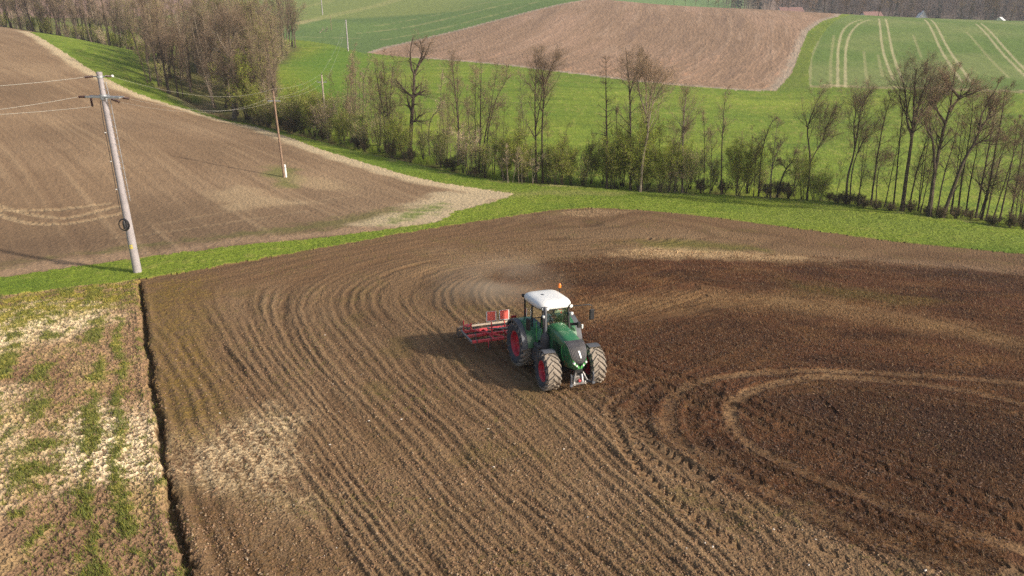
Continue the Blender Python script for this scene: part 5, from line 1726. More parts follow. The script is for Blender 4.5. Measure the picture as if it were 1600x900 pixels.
def variant(seed, H, o, rad, nst=1, spread=.12, bark=None, twig=None, bud=None, curve=.03):
    pl = Plant(seed)
    S = np.zeros((nst, 3)); S[:, :2] = pl.r.normal(0, .12, (nst, 2)) * (nst > 1)
    D = np.zeros((nst, 3)); D[:, 2] = 1; D[:, :2] = pl.r.normal(0, spread, (nst, 2))
    L = np.full(nst, H) * pl.r.uniform(.8, 1.0, nst); L[0] = H
    P0, R0 = pl.grow(S, D, L, np.full(nst, rad) * pl.r.uniform(.7, 1, nst), 10, curve, .01, .15)
    R0[:, 0] *= 1.3
    pl.tubes(P0, R0, 6, "wood")
    oo = dict(o); oo["H"] = H
    make_crown(pl, P0, R0, oo)
    return pl.mesh("wood", "trunk", [bark or M_BARK]), pl.mesh("twig", "crown", [twig or M_TWIG, bud or M_BUDB])
_ord = [0]
def tree_line(stems, label, o, rad=.13, bark=None, twig=None, bud=None, group="bare trees along the stream", depth=None, name="bare_tree"):
    """a bare tree standing at its place on the ground; stems: traced courses, the first starts on the ground"""
    _ord[0] += 1
    pl = Plant(100 + _ord[0])
    b = at(*stems[0][0])
    Y0 = b[1]
    f0 = Y0 * CP - (b[2] - CAM_H) * SP
    loc = np.array([b[0], b[1], b[2] - .15])
    Ht = 0
    Ps, Rs = [], []
    for k, st in enumerate(stems):
        pts = []
        lean = pl.r.normal(0, .06)                # every stem leans its own way in depth
        for j, (px, py) in enumerate(st):
            if k == 0 and j == 0:
                pts.append(np.zeros(3)); continue
            d = ray(px, py)
            zz = CAM_H + d[2] / d[1] * Y0 - b[2]
            yy = Y0 + lean * zz + (pl.r.normal(0, .12) if j else 0)
            X = d[0] / d[1] * yy; Z = CAM_H + d[2] / d[1] * yy
            if j == 0 and k > 0:
                # start on the nearest point of a stem already there, or on the ground
                if zz < .8:
                    X = d[0] / d[1] * Y0; pts.append(np.array([X - b[0], pl.r.normal(0, .15), 0])); continue
                q = np.array([X - b[0], yy - Y0, Z - b[2]])
                al = np.concatenate(Ps)
                w = np.array([1, .15, 1.0])
                i = np.argmin((((al - q) * w) ** 2).sum(1))
                pts.append(al[i]); off = al[i][1]
                lean = pl.r.normal(0, .25)
                base_z = al[i][2]; st_off = off
                continue
            if k > 0 and 'st_off' in locals() and st_off is not None:
                yy = Y0 + st_off + lean * (zz - base_z)
                X = d[0] / d[1] * yy; Z = CAM_H + d[2] / d[1] * yy
            pts.append(np.array([X - b[0], yy - Y0, Z - b[2]]))
        st_off = None
        pts = dense(pts, 4)
        Ps.append(pts)
        Ht = max(Ht, pts[:, 2].max())
    K = max(len(p) for p in Ps)
    for k, pts in enumerate(Ps):
        # resample to K points
        i = np.linspace(0, len(pts) - 1, K); a = i.astype(int); a2 = np.minimum(a + 1, len(pts) - 1); w = (i - a)[:, None]
        q = pts[a] * (1 - w) + pts[a2] * w
        q = q + pl.r.normal(0, .025, q.shape) * np.linspace(0, 1, K)[:, None]
        r0 = rad if k == 0 else rad * o.get("sub", .62)
        t = np.linspace(0, 1, K)
        rr_ = r0 * (1 - .82 * t); rr_[0] *= 1.35
        Ps[k] = q; Rs.append(rr_)
    P0 = np.stack(Ps); R0 = np.stack(Rs)
    pl.tubes(P0, R0, 7, "wood")
    oo = dict(o); oo.setdefault("H", Ht)
    make_crown(pl, P0, R0, oo)
    tm = pl.mesh("wood", "trunk", [bark or M_BARK])
    cm = pl.mesh("twig", "crown", [twig or M_TWIG, bud or M_BUDB])
    return put_tree(name, loc, tm, cm, label, "tree", group)

SLIM = dict(c1=28, t0=.20, a1=46, l1=.20, c2=11, c3=11, up1=.07, tw=.0060, leaf=.12, ls=.022)
THIN = dict(c1=24, t0=.25, a1=44, l1=.17, c2=8, c3=8, up1=.08, tw=.0058, leaf=.15, ls=.022)
VASE = dict(c1=22, t0=.36, a1=36, l1=.30, c2=12, c3=11, up1=.08, tw=.0058, leaf=.05, ls=.022)
SIDE = dict(c1=46, t0=.25, a1=72, l1=.095, c2=6, c3=6, up1=.05, tw=.0070)
OAK = dict(c1=15, t0=.15, a1=52, l1=.17, c2=9, c3=7, up1=.04, w1=.2, tw=.0075, lmin=.5)
G_S = "bare trees along the stream"
tree_line([[(543, 213), (541, 180), (543, 140), (552, 84)], [(553, 216), (555, 170), (555, 120), (554, 72)], [(548, 214), (547, 170), (549, 110)]], "dark many-stemmed bare tree at the left end of the stream row", SLIM, .10)
tree_line([[(566, 219), (567, 170), (569, 120), (580, 86)], [(562, 218), (561, 165), (563, 110)], [(575, 220), (571, 175), (576, 130)]], "thin pale-stemmed bare tree, second from the left in the stream row", THIN, .075, twig=M_TWIG_L)
tree_line([[(602, 233), (600, 180), (592, 140), (583, 86)], [(606, 234), (606, 180), (601, 130), (598, 80)], [(610, 235), (609, 170), (613, 110), (617, 92)]], "bare tree with three slim stems spreading like a fan, left of the knobbly crooked tree", SLIM, .11)
tree_line([[(640, 240), (644, 175), (646, 150), (647, 115), (643, 104), (641, 80), (645, 58)], [(647, 115), (654, 100), (661, 90), (673, 64)], [(646, 151), (635, 142), (625, 130), (616, 121)], [(643, 172), (638, 160), (636, 146)], [(647, 151), (655, 144), (664, 139)], [(644, 186), (652, 187), (664, 192)], [(655, 99), (660, 80), (656, 62)]],
          "stout knobbly bare tree with crooked limbs in the left part of the stream row", OAK, .26, group=G_S)
tree_line([[(671, 243), (670, 202), (675, 181), (686, 166), (690, 130), (692, 106)], [(686, 246), (687, 200), (690, 160)]], "small crooked bare tree just right of the knobbly tree", THIN, .07, twig=M_TWIG_L, bud=M_BUDB)
tree_line([[(715, 256), (716, 200), (712, 150), (708, 110), (707, 84)], [(717, 257), (717, 200), (715, 150), (714, 93)]], "pair of close straight dark stems between the knobbly tree and the four-stemmed tree", SLIM, .11)
tree_line([[(748, 268), (750, 215), (751, 160), (752, 88)], [(753, 268), (757, 215), (765, 175), (771, 140), (778, 98)], [(757, 268), (764, 195), (776, 152), (788, 128), (794, 100)], [(744, 266), (742, 190), (744, 95)]], "bare four-stemmed tree whose right stems swing out and up", SLIM, .12)
tree_line([[(825, 280), (821, 225), (818, 190), (814, 150), (813, 114)]], "thin yellowish bare sapling between two groups of tall dark stems", THIN, .05, bark=M_PALEBARK, twig=M_TWIG_L, bud=M_BUD)
tree_line([[(838, 284), (837, 215), (836, 160), (838, 112), (842, 84)], [(836, 200), (846, 150), (849, 125)]], "straight dark bare tree, left one of the close pair below the brown hill field", SLIM, .11)
tree_line([[(848, 285), (847, 205), (850, 150), (856, 115), (867, 92)], [(851, 150), (848, 110)]], "dark bare tree with its top bent right, right one of a close pair", VASE, .11)
tree_line([[(948, 293), (948, 210), (947, 145), (947, 84)]], "straight single-stemmed bare tree with short side twigs like a bottle brush", SIDE, .13)
tree_line([[(985, 296), (985, 205), (984, 145), (981, 105), (978, 72)], [(984, 150), (993, 115), (1000, 90)]], "tall bare tree with a fine dark top, between the bottle-brush tree and the fan-shaped tree", SLIM, .12)
tree_line([[(986, 292), (981, 240), (966, 212), (963, 182), (962, 164)]], "small bent bare stem leaning left out of the yellow-green bushes", THIN, .07)
tree_line([[(1000, 300), (1005, 245), (1012, 205), (1011, 180), (1009, 130), (1003, 104)], [(1012, 198), (1020, 160), (1036, 130)], [(1011, 186), (1017, 150), (1022, 118)], [(1011, 184), (1001, 150), (996, 118)]], "bare tree with a pale bent lower trunk and a fan-shaped top", VASE, .14, bark=M_PALEBARK)
tree_line([[(1066, 300), (1067, 225), (1068, 192), (1069, 170), (1073, 146)], [(1055, 300), (1061, 230), (1066, 207)]], "short bare tree with a grey double trunk and a round fan of fine twigs", VASE, .12, bark=M_PALEBARK)
tree_line([[(1100, 302), (1101, 240), (1101, 200), (1098, 176)]], "very thin bare sapling right of the grey double-trunked tree", THIN, .045)
tree_line([[(1127, 304), (1128, 230), (1130, 192), (1132, 166), (1134, 140)], [(1110, 303), (1112, 240), (1110, 200)]], "slim bare tree with a slight kink standing alone over the dark bushes", THIN, .075)
tree_line([[(1204, 306), (1206, 265), (1215, 235), (1230, 212)], [(1203, 304), (1207, 250), (1213, 205), (1219, 186)]], "small bare tree with one pale stem leaning right and one dark upright stem", THIN, .09, bark=M_PALEBARK)
tree_line([[(1185, 305), (1190, 240), (1201, 200), (1212, 182)], [(1178, 304), (1181, 250), (1186, 215)]], "low twiggy bare tree tilting right, left of the pale leaning stem", THIN, .08, bud=M_BUDB)
tree_line([[(1213, 308), (1225, 268), (1240, 247), (1243, 232)], [(1228, 265), (1217, 250)]], "low dark crooked tree hunched in the bushes beside the pale leaning stem", THIN, .09)
tree_line([[(1261, 311), (1266, 252), (1264, 225), (1262, 200), (1266, 185), (1274, 164), (1281, 148)], [(1266, 254), (1275, 235), (1284, 220), (1294, 212)], [(1285, 219), (1290, 200), (1296, 185)]], "small bare tree forking in a clear Y on a pale trunk, standing alone", VASE, .10)
tree_line([[(1322, 318), (1325, 275), (1334, 240), (1342, 195), (1347, 165), (1361, 138)], [(1328, 318), (1332, 265), (1341, 235), (1352, 215), (1364, 204)], [(1336, 232), (1335, 190), (1342, 160)]], "bare tree with two dark stems swaying right, next right of the Y-shaped tree", VASE, .12)
tree_line([[(1361, 318), (1368, 265), (1377, 210), (1385, 175), (1394, 146)], [(1366, 318), (1373, 265), (1387, 243)]], "slender pair of dark stems leaning right, left of the widest crown", SLIM, .09)
tree_line([[(1396, 322), (1402, 265), (1408, 200), (1410, 170), (1405, 146)]], "single thin dark stem close left of the widest crown", THIN, .08)
tree_line([[(1410, 326), (1417, 272), (1424, 222), (1428, 180), (1429, 140), (1433, 104)], [(1424, 215), (1418, 185), (1416, 150), (1408, 116)], [(1427, 192), (1437, 160), (1450, 118)], [(1426, 198), (1440, 175), (1458, 150)]], "tall bare tree with the widest broom-shaped crown in the right-hand row", VASE, .19)
tree_line([[(1420, 326), (1430, 278), (1445, 226), (1454, 202)]], "thin dark stem leaning right, just right of the broom-shaped crown's trunk", THIN, .08)
tree_line([[(1452, 338), (1458, 288), (1465, 247), (1475, 200), (1486, 160), (1493, 108)], [(1461, 262), (1458, 218), (1450, 200), (1445, 184)], [(1477, 192), (1465, 170), (1461, 148)], [(1483, 172), (1500, 150), (1517, 138)], [(1488, 148), (1478, 125)]], "tall grey-trunked bare tree with knotty limbs on both sides, nearest the field", dict(VASE, l1=.2), .20)
tree_line([[(1464, 334), (1475, 275), (1490, 222), (1500, 178)]], "slim dark stem leaning right between the knotty grey tree and the strongly slanting tree", THIN, .08)
tree_line([[(1472, 340), (1490, 292), (1505, 252), (1520, 226), (1530, 205), (1534, 180), (1546, 155), (1562, 126)], [(1520, 227), (1535, 218), (1562, 215)], [(1532, 196), (1544, 182), (1552, 160)]], "strongly slanting bare tree with a long low limb to the right", dict(VASE, l1=.2), .17)
tree_line([[(1497, 334), (1503, 282), (1512, 230), (1519, 185), (1520, 148)]], "upright dark stem directly behind the strongly slanting tree", SLIM, .09)
tree_line([[(1509, 336), (1517, 280), (1527, 232), (1531, 190)]], "short dark stem right behind the slanting tree's limb", THIN, .08)
tree_line([[(1525, 338), (1535, 284), (1545, 232), (1552, 190), (1561, 150)], [(1530, 338), (1542, 300), (1552, 260)]], "bare tree of two slim stems tilting right with a reddish top", SLIM, .10, twig=M_TWIG_L)
tree_line([[(1534, 340), (1545, 294), (1556, 232), (1565, 180), (1573, 132)]], "tallest of the slim dark stems near the right edge of the picture", SLIM, .11)
tree_line([[(1541, 342), (1551, 295), (1565, 242), (1577, 203)]], "low thin stem leaning far right, near the right edge", THIN, .07)
tree_line([[(1562, 344), (1575, 284), (1585, 232), (1591, 186)]], "bare sapling with a fuzzy top, second from the right edge", SLIM, .08)
tree_line([[(1577, 350), (1588, 292), (1598, 232), (1604, 200)], [(1583, 350), (1592, 305), (1603, 262)]], "bare stems cut by the right edge of the picture", SLIM, .08)

slim_v = [variant(600 + i, 12, dict(SLIM, c1=20), .085, (1, 2, 1, 3)[i], .06, twig=M_TWIG) for i in range(4)]
for i, (px, py, s_) in enumerate(((536, 212, .72), (558, 222, .8), (582, 226, .72), (595, 230, .85), (618, 236, .8), (627, 238, .6), (662, 246, .62), (697, 250, .72), (704, 254, .7), (728, 262, .62), (738, 266, .72), (770, 274, .62), (783, 278, .7), (806, 282, .66), (860, 287, .58), (876, 289, .5), (915, 291, .5), (972, 294, .72), (1030, 299, .6), (1045, 300, .5), (1088, 301, .55), (1150, 303, .5), (1168, 304, .55), (1240, 309, .5), (1305, 316, .5), (1340, 321, .62), (1382, 325, .7), (1437, 332, .8), (1448, 333, .66), (1486, 336, .82), (1552, 343, .8), (1596, 350, .8), (1610, 352, .85))):
    p = at(px, py - 3)
    put_tree("slim_tree", (p[0], p[1], p[2] - .1), *slim_v[i % 4], "slim dark-stemmed bare tree standing between the taller ones of the stream row", "tree", "slim bare trees between the taller ones along the stream", i * 1.7, (s_, s_, s_ * 1.05))

# ---- the wood at the upper left
WOODG = "brown bare trees crowded in the wood at the upper left"
tree_line([[(366, 184), (364, 140), (361, 110), (357, 82), (358, 45), (355, 12)], [(360, 105), (345, 82), (328, 72)], [(358, 78), (366, 55), (372, 30)], [(357, 82), (343, 62), (335, 38)], [(362, 118), (352, 122), (347, 118)]],
          "tall bare tree with a pale flaking trunk at the near corner of the wood", dict(VASE, c1=26, c2=12), .30, bark=M_PALEBARK, group="marked trees of the wood")
tree_line([[(337, 168), (328, 140), (318, 115), (305, 95)]], "bare tree leaning hard to the left at the wood's near edge", THIN, .13, group="marked trees of the wood")
tree_line([[(264, 146), (257, 110), (248, 60), (243, 14)], [(260, 125), (268, 90), (272, 50)]], "thick dark bare tree at the left corner of the near wood", dict(VASE, c1=28), .24, group="marked trees of the wood")
tree_line([[(278, 150), (271, 100), (262, 60)], [(286, 152), (281, 110), (284, 60)]], "double-stemmed bare tree beside the thick dark corner tree", dict(VASE, c1=24), .16, group="marked trees of the wood")
tree_line([[(231, 130), (222, 100), (213, 70), (208, 40)]], "thin bare stem standing alone on the grass left of the near wood", THIN, .09, group="marked trees of the wood")
tree_line([[(432, 203), (429, 165), (425, 140)]], "short dark dead stem behind the brown wooden pole", THIN, .07, group="marked trees of the wood")
tree_line([[(452, 74), (452, 50), (450, 20), (444, -6)], [(453, 48), (462, 30), (472, 12)], [(452, 55), (446, 30), (436, 8)]], "bare tree with a spreading crown at the far right corner of the wood", dict(VASE, c1=24), .22, group="marked trees of the wood")
tree_line([[(433, 84), (431, 60), (429, 30), (420, -5)], [(431, 52), (440, 20), (443, 0)]], "tall grey bare tree, second from the far right corner of the wood", dict(VASE, c1=24), .20, group="marked trees of the wood")

M_WOODT = bark_mat("wood_twigs", (.27, .20, .14), (.17, .125, .09))
WD = dict(c1=32, t0=.26, a1=45, l1=.28, c2=12, c3=9, up1=.08, tw=.0082, leaf=.10, ls=.04)
wood_v = [variant(300 + i, 15, dict(WD, a1=40 + 6 * (i % 3), l1=.2 + .03 * (i % 3), leaf=(.05, .5, .15)[i % 3]), .22, (1, 2, 1, 3)[i % 4], .08, bark=(M_BARK, M_BARK, M_BARK, M_PALEBARK)[i % 4], twig=M_WOODT, bud=(M_BUDB, M_BUD, M_BUDB)[i % 3]) for i in range(8)]
rw = random.Random(5)
wpoly = np.array([(236, 132), (290, 148), (345, 176), (400, 190), (436, 198), (440, 150), (420, 110), (450, 92), (468, 76), (440, 66), (380, 84), (300, 84), (226, 92)], float)
gap = np.array([(300, 158), (345, 160), (350, 120), (300, 118)], float)
spots = []
while len(spots) < 115:
    px, py = rw.uniform(225, 470), rw.uniform(60, 200)
    if not inside(np.array([px]), np.array([py]), wpoly)[0] or inside(np.array([px]), np.array([py]), gap)[0]: continue
    p = at(px, py)
    if any((p[0] - q[0]) ** 2 + (p[1] - q[1]) ** 2 < 2.6 ** 2 for q in spots): 
        if rw.random() < .9: continue
    spots.append(p)
for i, p in enumerate(spots):
    tm, cm = wood_v[rw.randrange(8)]
    s = rw.uniform(.75, 1.12)
    put_tree("woodland_tree", (p[0], p[1], p[2] - .1), tm, cm, "brown twiggy bare tree crowded inside the near wood left of the meadow", "tree", WOODG, rw.uniform(0, 6.28), (s, s, s * rw.uniform(.9, 1.1)))
# the line of trees behind the crest, over the left field
def at_col(px, Y):
    z = 0.0
    for _ in range(6):
        f = Y * CP - (z - CAM_H) * SP
        X = (px - 800) / FPX * f
        z = float(ground(X, Y))
    return np.array([X, Y, z])
for i in range(62):
    px = -60 + i * 4.8 + rw.uniform(-5, 5)
    Y = 232 - .16 * max(px, 0) + rw.uniform(-4, 30)
    p = at_col(px, Y)
    tm, cm = wood_v[rw.randrange(8)]
    s = rw.uniform(.8, 1.25)
    put_tree("woodland_tree", (p[0], p[1], p[2] - .1), tm, cm, "bare tree in the line standing behind the crest of the left field", "tree", "bare trees behind the crest of the left field", rw.uniform(0, 6.28), s)

# ---- bushes along the stream
def bush(seed, H, nst, spread, leaf, bark, twig, bud, tw=.010, c1=6, ls=.04):
    return variant(seed, H, dict(c1=c1, t0=.12, a1=30, l1=.42, c2=8, c3=6, up1=.06, tw=tw, leaf=leaf, ls=ls, lmin=.5), .022, nst, spread, bark, twig, bud, .06)
bush_v = {
    "green": [bush(400 + i, 5.0, 14, .26, 4.0, M_BARK, M_TWIG, M_BUD, .0042, ls=.036) for i in range(3)],
    "olive": [bush(410 + i, 4.4, 14, .28, 2.4, M_BARK, M_TWIG_L, M_BUD, .0055, ls=.032) for i in range(2)],
    "brown": [bush(420 + i, 2.0, 20, .42, .6, M_BARK, M_TWIG, M_LEAFD, .006) for i in range(3)],
    "pale": [bush(430 + i, 4.2, 12, .22, .25, M_PALEBARK, M_TWIG_L, M_BUD, .008) for i in range(2)],
}
BL = {"green": "yellow-green bush coming into leaf beside the stream", "olive": "olive-brown twiggy bush in the stream hedge",
      "brown": "low dark bramble bush at the foot of the stream hedge", "pale": "upright pale-stemmed willow bush in the stream hedge"}
BG = {"green": "yellow-green bushes in the stream hedge", "olive": "olive twiggy bushes in the stream hedge", "brown": "dark brambles along the stream", "pale": "pale-stemmed willow bushes in the stream hedge"}
rb = random.Random(11)
cl = dense(creek, 1)
cpx = onto([(385, 188), (440, 203), (500, 217), (560, 232), (640, 251), (720, 270), (800, 283), (900, 290), (1000, 298), (1100, 302), (1200, 306), (1300, 316), (1400, 330), (1500, 343), (1600, 358)])
seglen = np.concatenate([[0], np.cumsum(np.hypot(*np.diff(cpx, axis=0).T))])
def along(s):
    k = min(np.searchsorted(seglen, s, side='right') - 1, len(cpx) - 2)
    t = (s - seglen[k]) / (seglen[k + 1] - seglen[k])
    d = cpx[k + 1] - cpx[k]; d = d / np.linalg.norm(d)
    return cpx[k] * (1 - t) + cpx[k + 1] * t, np.array([-d[1], d[0]])
def px_of(p):
    f = p[1] * CP - (p[2] - CAM_H) * SP
    return 800 + FPX * p[0] / f, 450 - FPX * (p[1] * SP + (p[2] - CAM_H) * CP) / f
s = 0.0
tot = seglen[-1]
def add_bush(kind, x, y, sc):
    z = float(ground(x, y))
    tm, cm = bush_v[kind][rb.randrange(len(bush_v[kind]))]
    put_tree("bush", (x, y, z - .1), tm, cm, BL[kind], "bush", BG[kind], rb.uniform(0, 6.28), (sc, sc, sc * rb.uniform(.85, 1.15)), parts=("stem", "crown"))
while s < tot:
    p, nrm = along(s)
    px, py = px_of((p[0], p[1], float(ground(*p))))
    if px < 760: kinds, h, step = ["brown", "olive", "green", "olive"], .8, 1.1
    elif px < 1180: kinds, h, step = ["green", "olive", "green", "brown", "green", "olive", "pale"], .95, .95
    elif px < 1290: kinds, h, step = ["olive", "green", "brown"], .85, 1.0
    else: kinds, h, step = ["brown"], .6, 1.15
    if px < 500: kinds, h, step = ["olive", "brown", "green", "pale"], 1.1, .9
    k = rb.choice(kinds)
    off = rb.uniform(-.6, 3.4) if k != "brown" else rb.uniform(-.8, 1.2)
    add_bush(k, p[0] + nrm[0] * off, p[1] + nrm[1] * off, h * rb.uniform(.65, 1.2))
    s += step * rb.uniform(.6, 1.4)
for i in range(60):                                   # undergrowth of the wood and of the line behind the crest
    if i < 34:
        p = at_col(-60 + i * 9 + rb.uniform(-4, 4), 236 - .16 * max(-60 + i * 9, 0) + rb.uniform(-6, 14))
    else:
        p = spots[rb.randrange(len(spots))] + np.array([rb.uniform(-2, 2), rb.uniform(-2, 2), 0])
    k = rb.choice(["olive", "green", "olive", "pale"]); sc = rb.uniform(.7, 1.15)
    tm, cm = bush_v[k][rb.randrange(len(bush_v[k]))]
    put_tree("bush", (p[0], p[1], p[2] - .1), tm, cm, "greenish undergrowth bush at the feet of the wood's bare trees", "bush", "undergrowth bushes of the wood", rb.uniform(0, 6.28), sc, parts=("stem", "crown"))
# bushes set by eye where the photograph shows a distinct one
def by_eye(kind, px, py, sc, label):
    p = at(px, py)
    tm, cm = bush_v[kind][rb.randrange(len(bush_v[kind]))]
    put_tree("bush", (p[0], p[1], p[2] - .1), tm, cm, label, "bush", None, rb.uniform(0, 6.28), sc, parts=("stem", "crown"))
by_eye("pale", 732, 272, 1.15, "straw-coloured fan-shaped willow bush in front of the four-stemmed tree")
by_eye("green", 1000, 297, 1.5, "bright yellow-green willow, tallest bush, around the fan-topped tree's pale trunk")
by_eye("green", 962, 293, 1.15, "bright yellow-green bush between the bottle-brush tree and its right neighbour")
by_eye("green", 388, 186, 1.9, "large yellowish bush at the near right corner of the wood")
by_eye("pale", 410, 190, 1.6, "tall brown wispy bush left of the brown wooden pole's top")
for q_, (px, py) in enumerate(((786, 284), (795, 286), (803, 286), (812, 287), (832, 288))):
    p = at(px, py)
    pl_ = variant(470 + q_, 4.2, dict(c1=8, t0=.3, a1=30, l1=.28, c2=6, c3=5, up1=.08, tw=.009), .035, 2, .14, M_PALEBARK, M_TWIG_L, M_BUD, .05)
    put_tree("sapling", (p[0], p[1], p[2] - .1), *pl_, "pale whitish sapling stem at the front of the hedge", "sapling", "pale saplings at the front of the hedge", q_ * 1.3, .95)

# ---- trees on the ridge and beyond
RG = dict(c1=34, t0=.25, a1=58, l1=.34, c2=9, c3=6, up1=.02, tw=.022, lmin=.3)
ridge_v = [variant(500 + i, 11, dict(RG, l1=.30 + .05 * (i % 2)), .2, 1, .04) for i in range(4)]
rr2 = random.Random(3)
for px, Y, s in ((1143, 352, .8), (1184, 362, .5), (1213, 372, .85), (1230, 378, .75), (1262, 372, 1.1), (1272, 392, .9), (1288, 358, 1.15), (1323, 356, 1.05), (1347, 380, .9), (1372, 350, 1.1), (1388, 346, 1.25), (1405, 380, 1.0), (1420, 372, 1.0), (1500, 342, 1.2), (1513, 360, .9), (1540, 340, 1.25), (1556, 356, 1.1), (1576, 372, 1.0), (1592, 350, 1.1), (1612, 352, 1.1)):
    p = at_col(px, Y)
    put_tree("field_tree", (p[0], p[1], p[2] - .1), *ridge_v[rr2.randrange(4)], "dark round-crowned bare tree standing on the ridge against the far forest", "tree", "round bare trees on the ridge", rr2.uniform(0, 6.28), s)
for px in (1040, 1053, 1071, 1086, 1106, 1117, 1122):
    p = at_col(px, 372 + rr2.uniform(-4, 4))
    put_tree("roadside_tree", (p[0], p[1], p[2] - .1), *ridge_v[rr2.randrange(4)], "young straight-trunked tree in the short row behind the brown hill field", "tree", "young trees in a row on the ridge", rr2.uniform(0, 6.28), (.55, .55, .75))

# the far wood that reads as one mass: many bare crowns and a few dark firs, one object
def forest():
    pl = Plant(77)
    r = pl.r
    n = 1500
    A = r.uniform(R(15), R(46), n); D = r.uniform(520, 900, n) - 0
    n2 = 160
    A2 = r.uniform(R(-46), R(-22), n2); D2 = r.uniform(560, 700, n2)
    A = np.concatenate([A, A2]); D = np.concatenate([D, D2])
    ok = ~((A > R(12)) & (A < R(22)) & (D < 600))
    A, D = A[ok], D[ok]; n = len(A)
    S = np.stack([D * np.sin(A), D * np.cos(A), np.zeros(n)], 1); S[:, 2] = ground(S[:, 0], S[:, 1]) - .3
    Hh = r.uniform(13, 24, n)
    fir = r.rand(n) < .13
    P0, R0 = pl.grow(S[~fir], np.tile([0, 0, 1.0], ((~fir).sum(), 1)), Hh[~fir], np.full((~fir).sum(), .28), 4, .04, 0)
    pl.tubes(P0, R0, 3, "twig", 0)
    S1, D1, t, rad, par = pl.spawn(P0, R0, 14, .3, 1, 42, 14, .2)
    L1 = Hh[~fir][par] * .30 * (1.2 - .6 * t)
    P1, R1 = pl.grow(S1, D1, L1, np.full(len(t), .07), 2, .12, .06)
    pl.strips(P1, R1[:, 0] * 2, "twig", 0)
    S2, D2_, t, rad, par = pl.spawn(P1, R1, 7, .2, 1, 40, 14, .1)
    P2, R2 = pl.grow(S2, D2_, L1[par] * .45, np.full(len(t), .05), 1, .1, .05)
    pl.strips(P2, R2[:, 0] * 2, "twig", 0)
    # firs: stacks of drooping boughs
    Sf, Hf = S[fir], Hh[fir]
    m = len(Sf)
    P0, R0 = pl.grow(Sf, np.tile([0, 0, 1.0], (m, 1)), Hf, np.full(m, .25), 4, .01, 0)
    pl.tubes(P0, R0, 3, "twig", 0)
    S1, D1, t, rad, par = pl.spawn(P0, R0, 70, .12, 1, 95, 8, 0)
    P1, R1 = pl.grow(S1, D1, Hf[par] * .2 * (1.08 - t), np.full(len(t), .45), 2, .06, -.05)
    pl.strips(P1, R1[:, 0] * 1.6, "twig", 1)
    me = pl.mesh("twig", "forest", [bark_mat("far_twigs", (.13, .095, .075), (.085, .065, .055)), leaf_mat("fir_needles", (.020, .040, .020), (.012, .028, .016))])
    o = bpy.data.objects.new("forest", me); col.objects.link(o)
    o["kind"] = "stuff"; o["label"] = "far bare wood with a few dark firs covering the hillside beyond the ridge"
forest()
# ------------------------------------------------------------------ loose things on the ground
def scatter(n, ang, dist, seed):
    r = np.random.RandomState(seed)
    a = r.uniform(*ang, n)
    d = np.exp(r.uniform(math.log(dist[0]), math.log(dist[1]), n))
    return d * np.sin(a), d * np.cos(a), r
def zsurf(x, y):
    return GZ2[surf_lookup(x, y)]
def blades(name, x, y, h, w, r, mats, mi, label, lean=.35, tipw=.15):
    n = len(x)
    z = zsurf(x, y)
    th = r.uniform(0, 2 * math.pi, n); le = r.uniform(0, lean, n) * h
    ph = r.uniform(0, 2 * math.pi, n)
    ax, ay = np.cos(th) * w / 2, np.sin(th) * w / 2
    B = np.stack([x, y, z - .01], 1)
    V = np.stack([B - np.stack([ax, ay, 0 * x], 1), B + np.stack([ax, ay, 0 * x], 1),
                  B + np.stack([ax * .7 + np.cos(ph) * le * .4, ay * .7 + np.sin(ph) * le * .4, h * .6], 1), B + np.stack([-ax * .7 + np.cos(ph) * le * .4, -ay * .7 + np.sin(ph) * le * .4, h * .6], 1),
                  B + np.stack([np.cos(ph) * le, np.sin(ph) * le, h], 1)], 1).reshape(-1, 3)
    i = np.arange(n)[:, None] * 5
    Q = (i + np.array([[0, 1, 2, 3]])).astype(np.int32); T = (i + np.array([[3, 2, 4]])).astype(np.int32)
    o = mesh_np(name, V, [T, Q], mats, mi=np.concatenate([mi, mi]))
    o["kind"] = "stuff"; o["label"] = label
    return o
M_GR1 = leaf_mat("grass_blade", (.15, .185, .045), (.20, .22, .06))
M_GR2 = leaf_mat("yellow_grass_blade", (.30, .28, .05), (.22, .24, .05))
M_GR3 = leaf_mat("meadow_blade", (.17, .25, .03), (.23, .29, .045))
M_STR = leaf_mat("straw", (.40, .29, .17), (.26, .17, .10))
M_STR2 = leaf_mat("rusty_stubble", (.25, .125, .055), (.13, .065, .033))
# grass tufts of the weedy strip follow its green patches
gm = np.zeros(GX.size); gm[weed_mask] = weed_grn
ym = np.zeros(GX.size); ym[weed_mask] = weed_yel
x, y, r = scatter(420000, (R(-40), R(-17)), (14, 46), 21)
k = surf_lookup(x, y)
keep = in_weed[k] & (r.rand(len(x)) < np.clip(gm[k] * .6 + ym[k] * .3 + .04, 0, 1))
x, y = x[keep], y[keep]
mi = (r.rand(len(x)) < (.42 + .4 * ym[surf_lookup(x, y)])).astype(int)
blades("weed_grass", x, y, r.uniform(.05, .16, len(x)), r.uniform(.012, .028, len(x)), r, [M_GR1, M_GR2], mi, "patchy green and yellow grass growing in the weedy strip", .9)
# meadow and verge grass near enough to show its blades
x, y, r = scatter(330000, (R(-40), R(40)), (30, 80), 22)
k = surf_lookup(x, y); keep = in_grass[k]
x, y = x[keep], y[keep]
mi = (r.rand(len(x)) < .08).astype(int)
d_ = np.hypot(x, y)
blades("verge_grass", x, y, r.uniform(.03, .085, len(x)) * (1 + .4 * pn(x * .6, y * .6, 5)), r.uniform(.015, .035, len(x)) * d_ / 45, r, [M_GR3, M_GR2], mi, "short green grass of the verge between the fields", .8)
